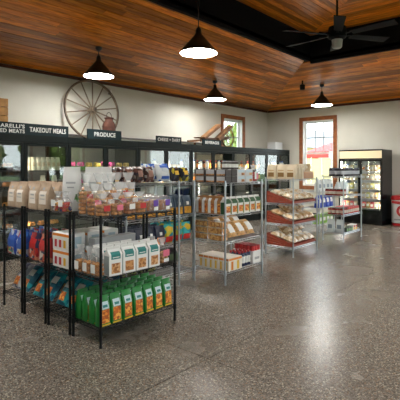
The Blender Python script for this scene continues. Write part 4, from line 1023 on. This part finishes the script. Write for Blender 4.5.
# red and white drinks chest beside the fridge
M_cred = mat('chest_red', (.52, .02, .025), .3); M_cwh = mat('chest_white', (.70,.70,.70), .35)
ch = [('body', MB().lathe([(.30,.07),(.33,.09),(.335,.66),(.33,.68)], 28, power=5).mesh('body', M_cwh, smooth=True), None),
      ('base', MB().lathe([(.30,0),(.325,.01),(.325,.068)], 28, power=5).mesh('base', M_cred, smooth=True), None),
      ('lid', MB().lathe([(.345,.682),(.35,.70),(.35,.75),(.33,.79),(.20,.805)], 28, power=5).mesh('lid', M_cred, smooth=True), None),
      ('emblem', MB().cyl((0,-.340,.40),(0,-.347,.40),.16,n=28).mesh('emblem', M_cred), 0),
      ('emblem_ring', MB().cyl((0,-.3472,.40),(0,-.350,.40),.095,n=28).mesh('ring', M_cwh), 0),
      ('emblem_centre', MB().cyl((0,-.3502,.40),(0,-.353,.40),.065,n=28).mesh('cen', M_cred), 0),
      ('text_band', MB().box(-.22,.22,-.345,-.338,.16,.19).mesh('band', M_grey), 0),
      ('red_swoosh', MB().hexa([(-.28,-.336,.60),(.28,-.336,.52),(.28,-.342,.52),(-.28,-.342,.60),(-.28,-.336,.66),(.28,-.336,.64),(.28,-.342,.64),(-.28,-.342,.66)]).mesh('sw', M_cred), 0)]
place(Kind('drinks_chest', 'cooler chest', ch), (12.32, 3.46, .001), WX, 'red and white drinks chest with round red emblem beside fridge')

# ------------------------------------------------------------------ food in the wall coolers
M_otray = mat('orange_food', (.62,.24,.05), .5, noise=.5, nscale=40)
M_mag = mat('magenta_flower', (.50,.03,.22), .5, noise=.4, nscale=40)
M_yfood = mat('yellow_food', (.66,.42,.06), .5, noise=.4, nscale=40)
ck1 = K_tray('food_tray', 'food tray', .19, .20, .13, M_black, M_otray)
ck2 = K_bag('meal_carton', 'carton', .08, .09, .24, mat('pale_carton', (.50,.47,.38), .5), [('label', -.35, .35, .3, .6, M_kraft)])
ck3 = K_tray('berry_punnet', 'punnet', .15, .16, .16, M_leaf, M_mag)
ck4 = K_tray('produce_tray', 'produce tray', .15, .16, .15, M_leaf, M_yfood)
ck5 = K_jar('milk_bottle', 'bottle', .042, .24, mat('milk_white', (.62,.62,.58), .35), M_blue, M_white, .45)
ck6 = K_box('cheese_pack', 'cheese pack', .12, .10, .12, mat('cheese_yellow', (.58,.38,.10), .45, noise=.2), [('label', -.3, .3, .2, .7, M_white)])
ck7 = K_jar('drink_bottle', 'bottle', .036, .23, mat('drink_dark', (.10,.05,.03), .25), M_red, M_orange, .45)
shn = ['lowest', 'second', 'third', 'top']
def fill(x0, x1, zi, ks, step, word, cool, dy=.18):
    n = int((x1-x0)/step); z = SHZ[zi]+e
    for i in range(n):
        kk = ks[i % len(ks)]
        place(kk, (x0+(i+.5)*(x1-x0)/n, CY+dy, z), random.uniform(-.05,.05), '%s, %s on %s shelf of %s cooler' % (word[i % len(word)], ordn(i, n), shn[zi], cool), 'food in the %s cooler' % cool)
for zi in (0, 1, 2, 3): fill(2.86, 3.56, zi, [ck1], .22, ['black tray of orange food'], 'meats')
fill(3.74, 4.42, 3, [ck2], .095, ['pale meal carton'], 'takeout'); fill(3.74, 4.42, 2, [ck1, ck2, ck2], .17, ['black food tray', 'pale meal carton', 'pale meal carton'], 'takeout')
fill(3.74, 4.42, 1, [ck1], .22, ['black tray of orange food'], 'takeout'); fill(3.74, 4.42, 0, [ck1], .22, ['black tray of orange food'], 'takeout')
fill(4.60, 6.10, 3, [ck3, ck3, ck4, ck4], .18, ['magenta punnet', 'magenta punnet', 'yellow produce tray', 'yellow produce tray'], 'produce')
fill(4.60, 6.10, 2, [ck4, ck3], .18, ['yellow produce tray', 'magenta punnet'], 'produce')
fill(4.60, 6.10, 1, [ck4], .20, ['yellow produce tray'], 'produce')
fill(6.30, 7.80, 3, [ck5, ck6, ck6], .15, ['milk bottle', 'yellow cheese pack', 'yellow cheese pack'], 'dairy'); fill(6.30, 7.80, 2, [ck6], .15, ['yellow cheese pack'], 'dairy')
fill(8.00, 9.50, 3, [ck7, ck5], .12, ['amber drink bottle', 'white drink bottle'], 'wheelbarrow'); fill(8.00, 9.50, 2, [ck7], .12, ['amber drink bottle'], 'wheelbarrow')
fill(9.70, 11.20, 3, [ck6, ck7], .14, ['yellow pack', 'amber drink bottle'], 'window-side'); fill(9.70, 11.20, 2, [ck7], .14, ['amber drink bottle'], 'window-side')
fill(11.40, 12.56, 3, [ck5, ck5, ck6], .14, ['white drink bottle', 'white drink bottle', 'yellow pack'], 'corner'); fill(11.40, 12.56, 2, [ck5], .14, ['white drink bottle'], 'corner')

# ------------------------------------------------------------------ outdoors: lawn, trees, red canopy, house
M_grass = mat('lawn', (.16, .22, .06), .9, noise=.35, nscale=.8)
M_gravel = mat('gravel', (.42, .38, .30), .9, noise=.2, nscale=2)
struct('ground', MB().box(-60, 90, -70, 80, -.5, -.16).mesh('ground', M_grass))
struct('parking_lot', MB().box(XW+.3, XW+14, -14, 30, -.15, -.10).mesh('lot', M_gravel))
M_crown2 = mat('tree_leaves', (.26, .34, .07), .8, noise=.5, nscale=2.5); M_trunk = mat('tree_bark', (.09,.06,.04), .9)
def tree_kind(seed, H, R):
    rnd = random.Random(seed); mb = MB()
    for k in range(900):
        t = rnd.uniform(0, 2*PI); u = rnd.uniform(-1, 1); rr = rnd.uniform(.55, 1)**.5
        q = math.sqrt(1-u*u); p = Vector((q*math.cos(t)*R*rr, q*math.sin(t)*R*rr, H*.62+u*H*.38*rr))
        s1 = Vector((rnd.uniform(-1,1), rnd.uniform(-1,1), rnd.uniform(-1,1))).normalized()*.34; s2 = s1.cross(Vector((rnd.uniform(-1,1), rnd.uniform(-1,1), rnd.uniform(-1,1)))).normalized()*.24
        mb.quad(p-s1, p-s2, p+s1, p+s2)
    return Kind('leafy_tree', 'tree', [('crown', mb.mesh('crown', M_crown2), None), ('trunk', MB().cyl((0,0,0),(0,0,H*.5),.22,.12,9).mesh('trunk', M_trunk), None)])
tk = [tree_kind(1, 5.5, 2.6), tree_kind(2, 4.2, 2.2), tree_kind(3, 6.5, 2.8)]
for i, (x, y) in enumerate(((7, -16), (12, -17), (17.5, -15), (23, -18), (2, -18), (-5, -16))):
    place(tk[i % 3], (x, y, -.155), i, 'green tree outside the front windows, %s along the lawn' % ordn(i, 6), 'trees on the front lawn')
for i, (x, y) in enumerate(((14, 19), (18, 27), (37, 26.2))):
    place(tk[i % 3], (x, y, -.155), i, 'green tree beyond the cooler wall window, %s' % ordn(i, 3), 'trees behind the shop')
for i, (x, y) in enumerate(((36, 7), (46, 30), (46, 12))):
    place(tk[i % 3], (x, y, -.155), i, 'green tree beyond the parking lot, %s' % ordn(i, 3), 'trees beyond the lot')
M_can = mat('canopy_red', (.62, .05, .035), .6); M_canw = mat('canopy_white', (.8,.8,.78), .6)
R = 1.5; cp = []
for k in range(8):
    t0, t1 = 2*PI*k/8, 2*PI*(k+1)/8; p0, p1 = (R*math.cos(t0), R*math.sin(t0)), (R*math.cos(t1), R*math.sin(t1))
    me = MB()
    n0 = [(0,0,2.75),(p0[0],p0[1],2.25),(p1[0],p1[1],2.25)]
    me.v += n0+[(a, b, c-.012) for a, b, c in n0]; me.f += [(0,1,2),(5,4,3),(0,3,4,1),(1,4,5,2),(2,5,3,0)]; me.m += [0]*5
    cp.append(('canopy_panel', me.mesh('panel', M_can), None))
    me = MB(); me.hexa([(p0[0],p0[1],2.02),(p1[0],p1[1],2.02),(p1[0]*.992,p1[1]*.992,2.02),(p0[0]*.992,p0[1]*.992,2.02),(p0[0],p0[1],2.248),(p1[0],p1[1],2.248),(p1[0]*.992,p1[1]*.992,2.248),(p0[0]*.992,p0[1]*.992,2.248)])
    cp.append(('valance', me.mesh('val', M_can if k % 2 else M_canw), len(cp)-1))
cp += [('pole', MB().cyl((0,0,.05),(0,0,2.74),.03,n=10).mesh('pole', M_vinyl), None), ('base', MB().cyl((0,0,0),(0,0,.09),.32,n=20).mesh('base', M_grey), None)]
place(Kind('market_umbrella', 'umbrella', cp), (17.3, 7.55, -.099), .2, 'red market umbrella standing outside the right wall window')
hs = [('wall', MB().box(-4,4,-2.2,2.2,0,3.0).mesh('w', mat('house_cream', (.62,.50,.24), .8)), None),
      ('roof', MB().hexa([(-4.4,-2.5,3.001),(4.4,-2.5,3.001),(4.4,2.5,3.001),(-4.4,2.5,3.001),(-4.4,-.1,4.6),(4.4,-.1,4.6),(4.4,.1,4.6),(-4.4,.1,4.6)]).mesh('r', mat('house_roof', (.30,.30,.30), .8)), None),
      ('door', MB().box(-4.03,-4.001,-.5,.5,0,2.1).mesh('d', M_vinyl), None)]
place(Kind('farm_house', 'house', hs), (30.5, 15.9, -.155), 0, 'cream house seen far beyond the right wall window')
